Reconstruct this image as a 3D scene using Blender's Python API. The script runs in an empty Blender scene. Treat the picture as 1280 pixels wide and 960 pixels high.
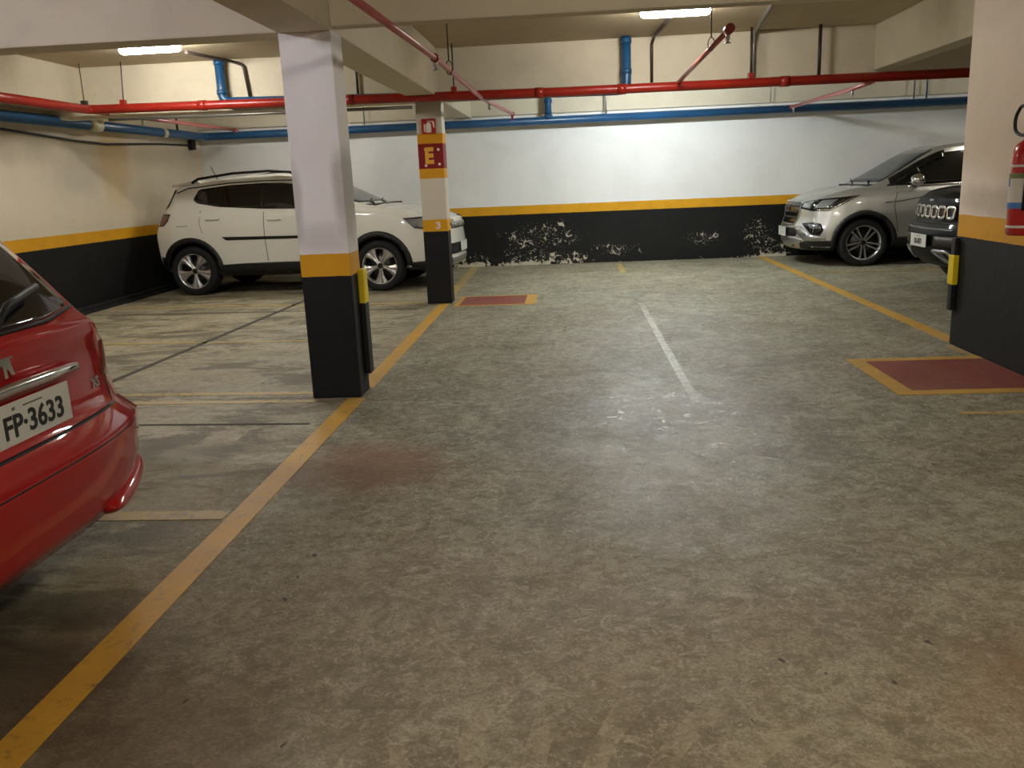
import bpy, bmesh, math, random
import numpy as np
from mathutils import Vector, Matrix
from mathutils.bvhtree import BVHTree
random.seed(7)
SC = bpy.context.scene
COL = SC.collection
PI = math.pi

# ------------------------------------------------------------------ colours
def lin(r, g, b):
    f = lambda c: (c/255/12.92) if c/255 <= .04045 else ((c/255+.055)/1.055)**2.4
    return (f(r), f(g), f(b), 1.0)

# ------------------------------------------------------------------ node helpers
class NT:
    def __init__(s, name):
        s.m = bpy.data.materials.new(name); s.m.use_nodes = True
        s.t = s.m.node_tree; s.t.nodes.clear()
        s.out = s.t.nodes.new('ShaderNodeOutputMaterial')
        s.p = s.t.nodes.new('ShaderNodeBsdfPrincipled')
        s.t.links.new(s.p.outputs[0], s.out.inputs[0])
        s.tc = s.t.nodes.new('ShaderNodeTexCoord')
        g = s.t.nodes.new('ShaderNodeNewGeometry'); s.pos = g.outputs['Position']
        sep = s.t.nodes.new('ShaderNodeSeparateXYZ'); s.t.links.new(s.pos, sep.inputs[0])
        s.X, s.Y, s.Z = sep.outputs
    def lk(s, a, b):
        if isinstance(a, (int, float, tuple)): b.default_value = a
        else: s.t.links.new(a, b)
    def noise(s, scale, detail=4, rough=.55, vec=None, dist=0.0, off=None, stretch=None):
        v = vec or s.pos
        if off or stretch:
            mp = s.t.nodes.new('ShaderNodeMapping'); s.lk(v, mp.inputs[0])
            if off: mp.inputs['Location'].default_value = off
            if stretch: mp.inputs['Scale'].default_value = stretch
            v = mp.outputs[0]
        n = s.t.nodes.new('ShaderNodeTexNoise'); s.lk(v, n.inputs['Vector'])
        n.inputs['Scale'].default_value = scale; n.inputs['Detail'].default_value = detail
        n.inputs['Roughness'].default_value = rough; n.inputs['Distortion'].default_value = dist
        return n.outputs['Fac']
    def voro(s, scale, feature='F1', vec=None, rand=1.0):
        n = s.t.nodes.new('ShaderNodeTexVoronoi'); s.lk(vec or s.pos, n.inputs['Vector'])
        n.feature = feature; n.inputs['Scale'].default_value = scale
        n.inputs['Randomness'].default_value = rand
        return n.outputs['Distance']
    def ramp(s, fac, stops, interp='LINEAR'):
        n = s.t.nodes.new('ShaderNodeValToRGB'); s.lk(fac, n.inputs[0])
        e = n.color_ramp.elements; n.color_ramp.interpolation = interp
        while len(e) < len(stops): e.new(.5)
        for i, (p, c) in enumerate(stops):
            e[i].position = p
            e[i].color = c if isinstance(c, tuple) else (c, c, c, 1)
        return n.outputs[0]
    def mix(s, fac, a, b, mode='MIX'):
        n = s.t.nodes.new('ShaderNodeMix'); n.data_type = 'RGBA'; n.blend_type = mode
        s.lk(fac, n.inputs[0]); s.lk(a, n.inputs[6]); s.lk(b, n.inputs[7])
        return n.outputs[2]
    def math(s, op, a, b=0.0, c=None, clamp=False):
        n = s.t.nodes.new('ShaderNodeMath'); n.operation = op; n.use_clamp = clamp
        s.lk(a, n.inputs[0]); s.lk(b, n.inputs[1])
        if c is not None: s.lk(c, n.inputs[2])
        return n.outputs[0]
    def band(s, v, lo, hi):          # 1 inside lo..hi
        return s.math('MULTIPLY', s.math('GREATER_THAN', v, lo), s.math('LESS_THAN', v, hi))
    def soft(s, v, lo, hi):          # smooth 0..1
        n = s.t.nodes.new('ShaderNodeMapRange'); n.interpolation_type = 'SMOOTHSTEP'
        s.lk(v, n.inputs[0]); n.inputs[1].default_value = lo; n.inputs[2].default_value = hi
        return n.outputs[0]
    def blob(s, cx, cy, rx, ry, a='XY', edge=.4, wob=None):   # elliptic patch in world metres
        A = {'X': s.X, 'Y': s.Y, 'Z': s.Z}
        u = s.math('DIVIDE', s.math('SUBTRACT', A[a[0]], cx), rx)
        v = s.math('DIVIDE', s.math('SUBTRACT', A[a[1]], cy), ry)
        d = s.math('SQRT', s.math('ADD', s.math('MULTIPLY', u, u), s.math('MULTIPLY', v, v)))
        if wob is not None: d = s.math('ADD', d, s.math('MULTIPLY_ADD', wob, 1.6, -.8))
        return s.soft(d, 1.0+edge, 1.0-edge)
    def bump(s, h, strength=.3, dist=.01, normal=None):
        n = s.t.nodes.new('ShaderNodeBump'); s.lk(h, n.inputs['Height'])
        n.inputs['Strength'].default_value = strength; n.inputs['Distance'].default_value = dist
        if normal is not None: s.lk(normal, n.inputs['Normal'])
        return n.outputs[0]
    def set(s, **k):
        names = {'color': 'Base Color', 'rough': 'Roughness', 'metal': 'Metallic', 'normal': 'Normal', 'coat': 'Coat Weight',
                 'coatr': 'Coat Roughness', 'spec': 'Specular IOR Level', 'emit': 'Emission Color', 'es': 'Emission Strength',
                 'trans': 'Transmission Weight', 'alpha': 'Alpha', 'ior': 'IOR'}
        for q, v in k.items(): s.lk(v, s.p.inputs[names[q]])
        return s.m

def plain(name, col, rough=.5, metal=0, coat=0, vary=.08, nscale=6, **k):
    n = NT(name)
    f = n.noise(nscale, 5)
    c2 = tuple(x*(1-vary*2) for x in col[:3])+(1,)
    c = n.mix(n.ramp(f, [(.35, 0.0), (.7, 1.0)]), col, c2)
    return n.set(color=c, rough=rough, metal=metal, coat=coat, coatr=.04, **k)

M = {}
# ---- concrete floor
def floor_colour(n):
    big = n.noise(.55, 5, .6, dist=.6)
    mid = n.noise(2.3, 8, .7, dist=.8, off=(3, 1, 0))
    fine = n.noise(15, 9, .78)
    grain = n.noise(90, 4, .8)
    base = n.mix(n.ramp(big, [(.42, 0.0), (.58, 1.0)]), lin(166, 166, 142), lin(158, 148, 122))
    base = n.mix(n.ramp(mid, [(.44, 0.0), (.60, .8)]), base, lin(112, 108, 88))
    base = n.mix(n.ramp(n.noise(1.1, 7, .75, off=(9, 4, 0), dist=1.2), [(.50, 0.0), (.60, .55)]), base, lin(182, 177, 154))
    base = n.mix(n.ramp(fine, [(.47, .0), (.58, .62)]), base, lin(84, 78, 60))
    base = n.mix(n.ramp(n.noise(5.0, 9, .8, off=(6, 2, 0), dist=2.0), [(.51, .0), (.58, .6)]), base, lin(92, 86, 68))
    base = n.mix(n.ramp(n.noise(26, 7, .8, off=(4, 9, 0), dist=1.0), [(.53, .0), (.60, .6)]), base, lin(200, 195, 172))
    base = n.mix(n.ramp(n.noise(6.5, 9, .82, off=(2, 8, 0), dist=1.5), [(.54, .0), (.61, .7)]), base, lin(196, 190, 168))
    base = n.mix(n.ramp(grain, [(.42, .5), (.54, .0)]), base, lin(70, 64, 50))
    # warmth of the near light painted into the floor colour as a browner tint
    w = n.noise(1.5, 5, .6, off=(5, 5, 0))
    br = n.soft(n.math('ADD', n.Y, n.math('MULTIPLY', w, 2.2)), 5.6, 3.4)
    base = n.mix(n.math('MULTIPLY', br, .42), base, lin(118, 98, 70))
    # left bays are lighter, cement coloured with grime
    lb = n.soft(n.X, -1.35, -1.75)
    base = n.mix(n.math('MULTIPLY', lb, .38), base, lin(186, 174, 142))
    grime = n.ramp(n.noise(1.9, 8, .75, off=(1, 7, 0), dist=.9, stretch=(.7, 1.6, 1)), [(.49, 0.0), (.56, .75)])
    base = n.mix(n.math('MULTIPLY', grime, lb), base, lin(84, 76, 58))
    # rust and oil patches with their own place
    wob = n.noise(5, 6, .7, off=(4, 4, 0))
    rust = n.blob(-1.02, 3.98, .36, .34, 'XY', .5, wob)
    base = n.mix(n.math('MULTIPLY', rust, .7), base, lin(122, 84, 54))
    rust2 = n.blob(1.62, 2.0, .55, .3, 'XY', .5, wob)
    base = n.mix(n.math('MULTIPLY', rust2, .45), base, lin(140, 96, 60))
    oil = n.blob(-1.75, 2.05, .55, .45, 'XY', .45, wob)
    base = n.mix(n.math('MULTIPLY', oil, .8), base, lin(66, 52, 34))
    oil2 = n.blob(-1.0, 1.75, .28, .35, 'XY', .5, wob)
    base = n.mix(n.math('MULTIPLY', oil2, .5), base, lin(88, 66, 42))
    oil3 = n.blob(-2.3, 4.2, .55, .22, 'XY', .5, wob)
    base = n.mix(n.math('MULTIPLY', oil3, .6), base, lin(92, 84, 66))
    # pale scuffed comb marks left by a turning tyre
    dx = n.math('SUBTRACT', n.X, .05); dy = n.math('SUBTRACT', n.Y, 1.05)
    rr = n.math('SQRT', n.math('ADD', n.math('MULTIPLY', dx, dx), n.math('MULTIPLY', dy, dy)))
    ang = n.math('ARCTAN2', dy, dx)
    ring = n.math('MULTIPLY', n.soft(rr, .62, .70), n.soft(rr, 1.02, .9))
    comb = n.math('GREATER_THAN', n.math('SINE', n.math('MULTIPLY_ADD', ang, 30, n.math('MULTIPLY', rr, 14))), .35)
    tread = n.math('MULTIPLY', n.math('MULTIPLY', ring, comb), n.ramp(n.noise(9, 6, .8), [(.42, 0.0), (.6, .55)]))
    tread = n.math('MULTIPLY', tread, n.soft(n.Y, 2.35, 2.1))
    base = n.mix(tread, base, lin(170, 156, 128))
    # aggregate chips and pits
    vec = n.t.nodes.new('ShaderNodeMapping'); n.lk(n.pos, vec.inputs[0]); vec.inputs['Scale'].default_value = (1, .7, 1)
    wv = n.t.nodes.new('ShaderNodeVectorMath'); wv.operation = 'ADD'; n.lk(vec.outputs[0], wv.inputs[0])
    sc_ = n.t.nodes.new('ShaderNodeVectorMath'); sc_.operation = 'SCALE'; cn = n.t.nodes.new('ShaderNodeTexNoise'); cn.inputs['Scale'].default_value = 22; n.lk(n.pos, cn.inputs['Vector'])
    n.lk(cn.outputs['Color'], sc_.inputs[0]); sc_.inputs['Scale'].default_value = .05; n.lk(sc_.outputs[0], wv.inputs[1])
    v = n.voro(4.2, vec=wv.outputs[0]); v2 = n.voro(9.0, vec=wv.outputs[0])
    pit = n.math('LESS_THAN', v, n.ramp(n.noise(1.7, 4, off=(7, 2, 0)), [(.42, 0.0), (.60, .085)]))
    pit2 = n.math('LESS_THAN', v2, n.ramp(n.noise(1.3, 4, off=(2, 6, 0)), [(.44, 0.0), (.60, .085)]))
    base = n.mix(n.math('MULTIPLY', n.math('MAXIMUM', pit, pit2), .85), base, lin(46, 38, 26))
    return base, mid, fine, grain
def floor_mat():
    n = NT('worn_concrete')
    base, mid, fine, grain = floor_colour(n)
    wet = n.blob(.55, 4.3, .55, 1.5, 'XY', .5, n.noise(3.6, 6, .7))
    r = n.math('MULTIPLY_ADD', n.ramp(n.noise(3.1, 6, .65, off=(8, 8, 0)), [(.35, 0.0), (.7, 1.0)]), .2, .48)
    spk = n.ramp(n.noise(9, 8, .8, off=(5, 0, 0), dist=1.0), [(.50, 0.0), (.58, 1.0)])
    r = n.math('SUBTRACT', r, n.math('MULTIPLY', wet, n.math('MULTIPLY_ADD', spk, .24, .10)))
    hgt = n.math('ADD', n.math('MULTIPLY', fine, .6), n.math('MULTIPLY', mid, .9))
    hgt = n.math('ADD', hgt, n.math('MULTIPLY', grain, .18))
    return n.set(color=base, rough=r, normal=n.bump(hgt, .6, .014), spec=.4)
M['floor'] = floor_mat()
def paint_line(name, col, wear):
    n = NT(name)
    base, mid, fine, grain = floor_colour(n)
    c = n.mix(n.ramp(n.noise(5, 5), [(.3, 0.0), (.8, .5)]), col, tuple(x*.72 for x in col[:3])+(1,))
    w = n.ramp(n.noise(13, 9, .8, off=(3, 3, 0), dist=.6), [(wear-.07, 0.0), (wear+.09, 1.0)])
    w2 = n.ramp(n.noise(2.2, 4, .6, off=(1, 9, 0)), [(.4, 0.0), (.75, .3)])
    f = n.math('MAXIMUM', w, w2)
    return n.set(color=n.mix(f, c, base), rough=.5, normal=n.bump(fine, .3, .008))
M['line'] = paint_line('worn_yellow_floor_paint', lin(204, 156, 50), .60)
M['line_old'] = paint_line('faded_yellow_floor_paint', lin(192, 160, 84), .52)
M['line_ghost'] = paint_line('nearly_gone_floor_paint', lin(190, 186, 164), .44)
M['redfloor'] = paint_line('oxide_red_floor_paint', lin(134, 50, 36), .78)
M['joint'] = plain('dark_joint_filler', lin(70, 66, 58), .8)

# ---- painted walls
def wall_mat(name, white, black_to=.80, yellow_to=.935, peel=None, stain=None, red=None, sax='YZ'):
    n = NT(name)
    soft = n.noise(1.3, 5, .6, dist=.4)
    c = n.mix(n.ramp(soft, [(.4, 0.0), (.75, .5)]), white, tuple(x*.80 for x in white[:3])+(1,))
    c = n.mix(n.ramp(n.noise(7, 8, .75), [(.6, 0.0), (.8, .22)]), c, lin(150, 140, 118))
    if stain:
        for (cy, cz, ry, rz, colr, am) in stain:
            c = n.mix(n.math('MULTIPLY', n.blob(cy, cz, ry, rz, sax, .6, n.noise(3, 5, off=(cy, 0, cz))), am), c, colr)
    zz = n.math('ADD', n.Z, n.math('MULTIPLY_ADD', n.noise(14, 3), .008, -.004))
    yel = n.mix(n.ramp(n.noise(5, 6), [(.4, 0.0), (.8, .4)]), lin(214, 156, 22), lin(176, 124, 20))
    blk = n.mix(n.ramp(n.noise(9, 7, .7), [(.5, 0.0), (.8, .35)]), lin(11, 11, 10), lin(32, 30, 27))
    c = n.mix(n.band(zz, black_to, yellow_to), c, yel)
    c = n.mix(n.math('LESS_THAN', zz, black_to), c, blk)
    if red:
        c = n.mix(n.band(zz, 1.385, 1.86), c, lin(206, 146, 22))
        c = n.mix(n.band(zz, 1.49, 1.755), c, lin(124, 18, 16))
    if peel:
        pn = n.noise(9, 9, .72, dist=1.0); pm = None
        for (cx, cz, rx, rz) in peel:
            b = n.blob(cx, cz, rx, rz, 'XZ', .55)
            pm = b if pm is None else n.math('MAXIMUM', pm, b)
        low = n.soft(n.Z, .10, .0)
        thr = n.math('SUBTRACT', .78, n.math('ADD', n.math('MULTIPLY', pm, .21), n.math('MULTIPLY', low, .2)))
        f = n.math('GREATER_THAN', pn, thr)
        f2 = n.math('GREATER_THAN', n.noise(34, 6, .7, off=(3, 0, 3)), n.math('SUBTRACT', .76, n.math('MULTIPLY', pm, .15)))
        f = n.math('MULTIPLY', n.math('MAXIMUM', f, f2), n.math('LESS_THAN', n.Z, .72))
        c = n.mix(n.math('MULTIPLY', f, .9), c, lin(196, 188, 166))
    h = n.math('ADD', n.noise(22, 6, .7), n.math('MULTIPLY', n.noise(2.5, 3), .6))
    return n.set(color=c, rough=.62, spec=.3, normal=n.bump(h, .3, .008))
WHITE = lin(228, 226, 216)
CREAM = lin(214, 204, 182)
M['wall_back'] = wall_mat('white_wall_with_peeling_black_dado', lin(232, 232, 228),
    peel=[(-1.6, .1, .35, .15), (-.75, .2, .5, .26), (-.45, .45, .7, .25), (.7, .2, .5, .12), (2.1, .32, .35, .14), (2.9, .35, .32, .3), (-.2, .12, .8, .1), (3.1, .12, .3, .2)])
M['wall_side'] = wall_mat('cream_wall_with_damp_stains', lin(214, 202, 178),
    stain=[(11.1, 1.85, .35, .55, lin(196, 160, 92), .55), (10.2, 1.6, .5, .2, lin(170, 160, 146), .4), (11.9, 1.5, .25, .5, lin(196, 184, 156), .4), (8.5, 1.85, 1.2, .12, lin(160, 150, 134), .4)])
M['wall_plain'] = wall_mat('cream_wall', CREAM)
M['pillar'] = wall_mat('painted_pillar', lin(234, 230, 228), black_to=.79, yellow_to=.93, sax='XZ', stain=[(-1.40, 1.32, .05, .22, lin(120, 112, 100), .5), (-1.70, 1.25, .04, .18, lin(130, 122, 110), .4), (-1.55, 1.02, .16, .1, lin(150, 144, 134), .35), (-1.42, 2.2, .08, .06, lin(96, 86, 66), .5)])
M['pillar_e'] = wall_mat('painted_pillar_with_sector_panel', lin(206, 198, 180), black_to=.81, yellow_to=.94, red=True)
M['pillar_r'] = wall_mat('painted_wide_pillar', lin(232, 216, 198), black_to=.80, yellow_to=.955, stain=[(6.1, 1.06, .35, .1, lin(150, 136, 112), .5)])
def conc(name, col, dirt=.35):
    n = NT(name)
    c = n.mix(n.ramp(n.noise(1.4, 6, .65, dist=.5), [(.35, 0.0), (.7, .7)]), col, tuple(x*.78 for x in col[:3])+(1,))
    c = n.mix(n.ramp(n.noise(11, 8, .8), [(.58, 0.0), (.8, dirt)]), c, lin(120, 104, 76))
    return n.set(color=c, rough=.75, normal=n.bump(n.noise(20, 7, .7), .3, .008))
M['beam'] = conc('cream_painted_beam', lin(212, 202, 178))
M['ceiling'] = conc('grimy_slab', lin(186, 172, 142), .5)

# ---- small stuff
M['red_pipe'] = plain('red_pipe_enamel', lin(152, 34, 22), .32, vary=.15, nscale=3)
M['pink_pipe'] = plain('faded_red_pipe', lin(176, 96, 92), .38, vary=.12)
M['blue_pipe'] = plain('blue_pipe_enamel', lin(34, 82, 124), .35, vary=.12, nscale=3)
M['grey_metal'] = plain('galvanised_steel', lin(130, 128, 122), .42, metal=.6)
M['dark_metal'] = plain('dark_rod_steel', lin(64, 56, 50), .5, metal=.4)
M['black_rubber'] = plain('black_rubber', lin(14, 14, 14), .6)
M['tyre'] = plain('tyre_rubber', lin(15, 15, 16), .8)
M['black_plastic'] = plain('black_trim_plastic', lin(15, 16, 17), .55, vary=.05)
M['gloss_black'] = plain('gloss_black_trim', lin(14, 14, 15), .12, coat=.5)
M['ivory'] = plain('ivory_plastic', lin(206, 196, 166), .45)
M['chrome'] = plain('chrome', lin(228, 228, 230), .10, metal=1, vary=.02)
M['satin'] = plain('satin_silver', lin(188, 188, 190), .28, metal=.85, vary=.03)
M['rim'] = plain('alloy_rim', lin(190, 188, 184), .30, metal=.75, vary=.04)
M['rim_dark'] = plain('dark_rim_pocket', lin(20, 20, 21), .35)
M['yellow_guard'] = plain('bright_yellow_rubber', lin(236, 210, 30), .5, vary=.05)
M['white_paint'] = plain('white_sign_paint', lin(232, 224, 214), .5)
M['sign_red'] = plain('sign_red', lin(176, 36, 24), .45)
M['letter_yellow'] = plain('letter_yellow', lin(224, 164, 34), .5)
M['plate'] = plain('plate_grey_white', lin(214, 214, 206), .38, vary=.04)
M['plate_ink'] = plain('plate_ink', lin(36, 38, 38), .5)
M['ext_red'] = plain('extinguisher_red', lin(186, 12, 18), .25, coat=.6, vary=.04)
M['label_blue'] = plain('label_blue', lin(70, 120, 190), .4)
M['label_white'] = plain('label_white', lin(216, 210, 196), .4)
def carpaint(name, col, metal=0.0, rough=.35, coat=1.0, spec=.5):
    n = NT(name)
    k = n.noise(2.5, 4)
    c = n.mix(n.ramp(k, [(.4, 0.0), (.8, .25)]), col, tuple(x*.86 for x in col[:3])+(1,))
    return n.set(color=c, rough=rough, metal=metal, coat=coat, coatr=.035, spec=spec)
M['car_white'] = carpaint('cream_white_car_paint', lin(222, 220, 208))
M['car_silver'] = carpaint('silver_car_paint', lin(200, 200, 194), .7, .34)
M['car_black'] = carpaint('black_car_paint', lin(8, 9, 8), 0, .5, .2, .05)
M['car_red'] = carpaint('red_car_paint', lin(168, 6, 8), .0, .5, 1.0, .12)
M['glass'] = plain('dark_tinted_glass', lin(12, 14, 14), .04, vary=.02, spec=.8)
def seeglass():
    n = NT('greenish_windscreen_glass')
    return n.set(color=lin(40, 52, 48), rough=.05, spec=.35)
M['windscreen'] = seeglass()
M['lamp_clear'] = plain('headlamp_glass', lin(150, 156, 160), .08, metal=.5, coat=1)
M['lamp_red'] = plain('tail_lamp_glass', lin(120, 62, 52), .15, coat=1)
def glow(name, col, s):
    n = NT(name); return n.set(color=(1, 1, 1, 1), emit=col, es=s)
COOL = (.90, .97, 1.0, 1); WARM = (1.0, .92, .79, 1); LAV = (.88, .89, 1.0, 1)

# ------------------------------------------------------------------ mesh helpers
def link(name, me, mat=None, parent=None):
    o = bpy.data.objects.new(name, me); COL.objects.link(o)
    if mat is not None and me is not None:
        for m_ in (mat if isinstance(mat, (list, tuple)) else [mat]): me.materials.append(m_)
    if parent is not None: o.parent = parent
    return o
def tag(o, label=None, cat=None, group=None, kind=None):
    if label: o['label'] = label
    if cat: o['category'] = cat
    if group: o['group'] = group
    if kind: o['kind'] = kind
    return o
def empty(name, loc, rz=0, label=None, cat=None, group=None):
    o = bpy.data.objects.new(name, None); COL.objects.link(o); o.location = loc; o.rotation_euler = (0, 0, rz)
    o.empty_display_size = .2
    return tag(o, label, cat, group)
class MB:
    def __init__(s): s.v = []; s.f = []; s.sm = []
    def add(s, vs, fs, smooth=False):
        b = len(s.v); s.v += [tuple(v) for v in vs]; s.f += [tuple(i+b for i in f) for f in fs]; s.sm += [smooth]*len(fs)
        return s
    def box(s, x0, x1, y0, y1, z0, z1, bev=0):
        if bev:
            bm = bmesh.new(); bmesh.ops.create_cube(bm, size=1)
            for v in bm.verts: v.co = Vector(((x0+x1)/2+v.co.x*(x1-x0), (y0+y1)/2+v.co.y*(y1-y0), (z0+z1)/2+v.co.z*(z1-z0)))
            bmesh.ops.bevel(bm, geom=list(bm.edges), offset=bev, segments=2, affect='EDGES', profile=.6)
            bm.verts.index_update()
            s.add([v.co[:] for v in bm.verts], [[v.index for v in f.verts] for f in bm.faces]); bm.free(); return s
        v = [(x, y, z) for x in (x0, x1) for y in (y0, y1) for z in (z0, z1)]
        return s.add(v, [(0, 1, 3, 2), (4, 6, 7, 5), (0, 4, 5, 1), (2, 3, 7, 6), (0, 2, 6, 4), (1, 5, 7, 3)])
    def tube(s, pts, r, seg=14, bend=None, caps=True):
        P = [Vector(p) for p in pts]
        if bend and len(P) > 2:
            Q = [P[0]]
            for i in range(1, len(P)-1):
                a = (P[i-1]-P[i]).normalized(); b = (P[i+1]-P[i]).normalized()
                th = a.angle(b)
                if th > PI-.02: Q.append(P[i]); continue
                d = min(bend/math.tan(th/2), (P[i-1]-P[i]).length*.49, (P[i+1]-P[i]).length*.49)
                p0 = P[i]+a*d; p2 = P[i]+b*d
                for t in (0, .17, .34, .5, .66, .83, 1): Q.append(p0*(1-t)**2+P[i]*2*t*(1-t)+p2*t*t)
            Q.append(P[-1]); P = Q
        t0 = (P[1]-P[0]).normalized()
        n = t0.orthogonal().normalized(); rings = []
        for i, p in enumerate(P):
            t = ((P[min(i+1, len(P)-1)]-p).normalized()+(p-P[max(i-1, 0)]).normalized())
            t = t.normalized() if t.length > 1e-6 else t0
            n = (n-t*n.dot(t)).normalized(); b = t.cross(n)
            rr = r[i] if isinstance(r, (list, tuple)) else r
            rings.append([p+(n*math.cos(2*PI*k/seg)+b*math.sin(2*PI*k/seg))*rr for k in range(seg)])
        vs = [v for ring in rings for v in ring]; fs = []
        for i in range(len(rings)-1):
            for k in range(seg): fs.append((i*seg+k, i*seg+(k+1) % seg, (i+1)*seg+(k+1) % seg, (i+1)*seg+k))
        s.add(vs, fs, True)
        if caps:
            s.add(rings[0], [tuple(range(seg))[::-1]]); s.add(rings[-1], [tuple(range(seg))])
        return s
    def lathe(s, prof, seg=32, axis='Y', c=(0, 0, 0), smooth=True, caps=True):
        vs = []; fs = []
        for (r, h) in prof:
            for k in range(seg):
                a = 2*PI*k/seg; u, w = r*math.cos(a), r*math.sin(a)
                p = {'Y': (u, h, w), 'Z': (u, w, h), 'X': (h, u, w)}[axis]
                vs.append((p[0]+c[0], p[1]+c[1], p[2]+c[2]))
        for i in range(len(prof)-1):
            for k in range(seg): fs.append((i*seg+k, i*seg+(k+1) % seg, (i+1)*seg+(k+1) % seg, (i+1)*seg+k))
        if caps and prof[0][0] > 1e-5: fs.append(tuple(range(seg))[::-1])
        if caps and prof[-1][0] > 1e-5: fs.append(tuple((len(prof)-1)*seg+k for k in range(seg)))
        return s.add(vs, fs, smooth)
    def prism(s, poly, y0, y1, plane='XZ', inset=0):
        n = len(poly)
        def P(a, b, h): return {'XZ': (a, h, b), 'YZ': (h, a, b), 'XY': (a, b, h)}[plane]
        vs = [P(a, b, y0) for a, b in poly]+[P(a, b, y1) for a, b in poly]
        return s.add(vs, [tuple(range(n))[::-1], tuple(range(n, 2*n))]+[(i, (i+1) % n, n+(i+1) % n, n+i) for i in range(n)])
    def mesh(s, name='m'):
        me = bpy.data.meshes.new(name); me.from_pydata(s.v, [], s.f)
        me.polygons.foreach_set('use_smooth', s.sm)
        bm = bmesh.new(); bm.from_mesh(me); bmesh.ops.remove_doubles(bm, verts=bm.verts, dist=1e-5)
        bmesh.ops.recalc_face_normals(bm, faces=bm.faces); bm.to_mesh(me); bm.free(); me.update()
        return me
    def build(s, name, mat, parent=None): return link(name, s.mesh(name), mat, parent)
def text_mesh(txt, size, depth=.002, bold=.0, xscale=1.0):
    c = bpy.data.curves.new('t', 'FONT'); c.body = txt; c.size = size; c.extrude = depth; c.offset = bold
    c.align_x = 'CENTER'; c.align_y = 'CENTER'; c.resolution_u = 3
    o = bpy.data.objects.new('t', c); COL.objects.link(o)
    dg = bpy.context.evaluated_depsgraph_get(); dg.update()
    me = bpy.data.meshes.new_from_object(o.evaluated_get(dg))
    bpy.data.objects.remove(o); me.transform(Matrix.Diagonal((xscale, 1, 1, 1)))
    return me

# ------------------------------------------------------------------ camera
R_ = Vector((0, 0, 0)); f_, yaw, pit, rol = 1077.74, -.07580787, -.23185308, -.04307380
fw = Vector((math.sin(yaw)*math.cos(pit), math.cos(yaw)*math.cos(pit), math.sin(pit)))
rt = Vector((math.cos(yaw), -math.sin(yaw), 0)); up = rt.cross(fw)
r2 = rt*math.cos(rol)+up*math.sin(rol); u2 = -rt*math.sin(rol)+up*math.cos(rol)
cam = bpy.data.cameras.new('camera'); co = bpy.data.objects.new('camera', cam); COL.objects.link(co)
mw = Matrix((r2, u2, -fw)).transposed().to_4x4(); mw.translation = Vector((0, 0, 1.33)); co.matrix_world = mw
cam.sensor_width = 36; cam.lens = f_*36/1280; cam.clip_start = .05; SC.camera = co

# ------------------------------------------------------------------ room shell
XL, XR, YN, YB, ZC = -5.85, 8.6, -4.2, 13.85, 2.73
def struct(name, mb, mat): return tag(mb.build(name, mat), kind='structure')
struct('floor', MB().box(XL-.2, XR+.2, YN-.2, YB+.2, -.2, 0), M['floor'])
struct('ceiling', MB().box(XL-.2, XR+.2, YN-.2, YB+.2, ZC, ZC+.2), M['ceiling'])
struct('wall_back', MB().box(XL-.2, XR+.2, YB, YB+.2, 0, ZC), M['wall_back'])
struct('wall_left', MB().box(XL-.2, XL, YN, YB, 0, ZC), M['wall_side'])
struct('wall_right', MB().box(XR, XR+.2, YN, YB, 0, ZC), M['wall_plain'])
struct('wall_front', MB().box(XL-.2, XR+.2, YN-.2, YN, 0, ZC), M['wall_plain'])
def rough_beam(name, x0, x1, y0, y1, z0, z1):
    mb = MB().box(x0, x1, y0, y1, z0, z1, .012)
    return struct(name, mb, M['beam'])
L1X0, L1X1 = -1.71, -1.39
rough_beam('trim_1', L1X0, L1X1, YN, 9.67, 2.235, ZC)                   # long beam over the left pillars
rough_beam('trim_2', XL, L1X0, 5.36, 5.62, 2.24, ZC)                    # cross beam, left bay
rough_beam('trim_3', L1X1, 2.8, 5.34, 5.47, 2.255, ZC)                  # cross beam, middle bay
rough_beam('trim_4', XL, XR, 9.67, 9.86, 2.19, ZC)                      # far cross beam
rough_beam('trim_5', -1.78, -1.50, 9.86, YB, 2.285, ZC)                 # continues to the back wall
rough_beam('trim_6', XL, -5.36, YN, 9.67, 2.29, ZC)                     # beam along left wall
rough_beam('trim_7', 3.16, 3.36, 6.5, 9.67, 2.28, ZC)                   # beam over the right pillar
rough_beam('trim_8', XL, XR, 13.80, YB, 2.30, ZC)                       # shallow ledge on the back wall
struct('baseboard_left', MB().box(XL, XL+.07, 4.0, 13.2, 0, .075, .012).box(XL+.07, XL+.13, 4.0, 13.2, 0, .035, .008), M['black_rubber'])

# ------------------------------------------------------------------ pillars
def pillar(name, x0, x1, y0, y1, z1, mat, label):
    o = MB().box(x0, x1, y0, y1, 0, z1, .010).build(name, mat); return tag(o, label, 'pillar', 'painted concrete pillars')
p1 = pillar('concrete_pillar', -1.71, -1.39, 5.35, 5.60, 2.24, M['pillar'], 'nearest white concrete pillar with yellow band and black base, beside the yellow line')
p2 = pillar('concrete_pillar', -1.655, -1.375, 9.67, 9.90, 2.20, M['pillar_e'], 'slim far pillar painted with a red panel and yellow letter E')
p3 = pillar('concrete_pillar', 2.80, 3.36, 4.75, 6.57, ZC, M['pillar_r'], 'wide pinkish pillar at the right edge holding the fire extinguisher')
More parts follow.
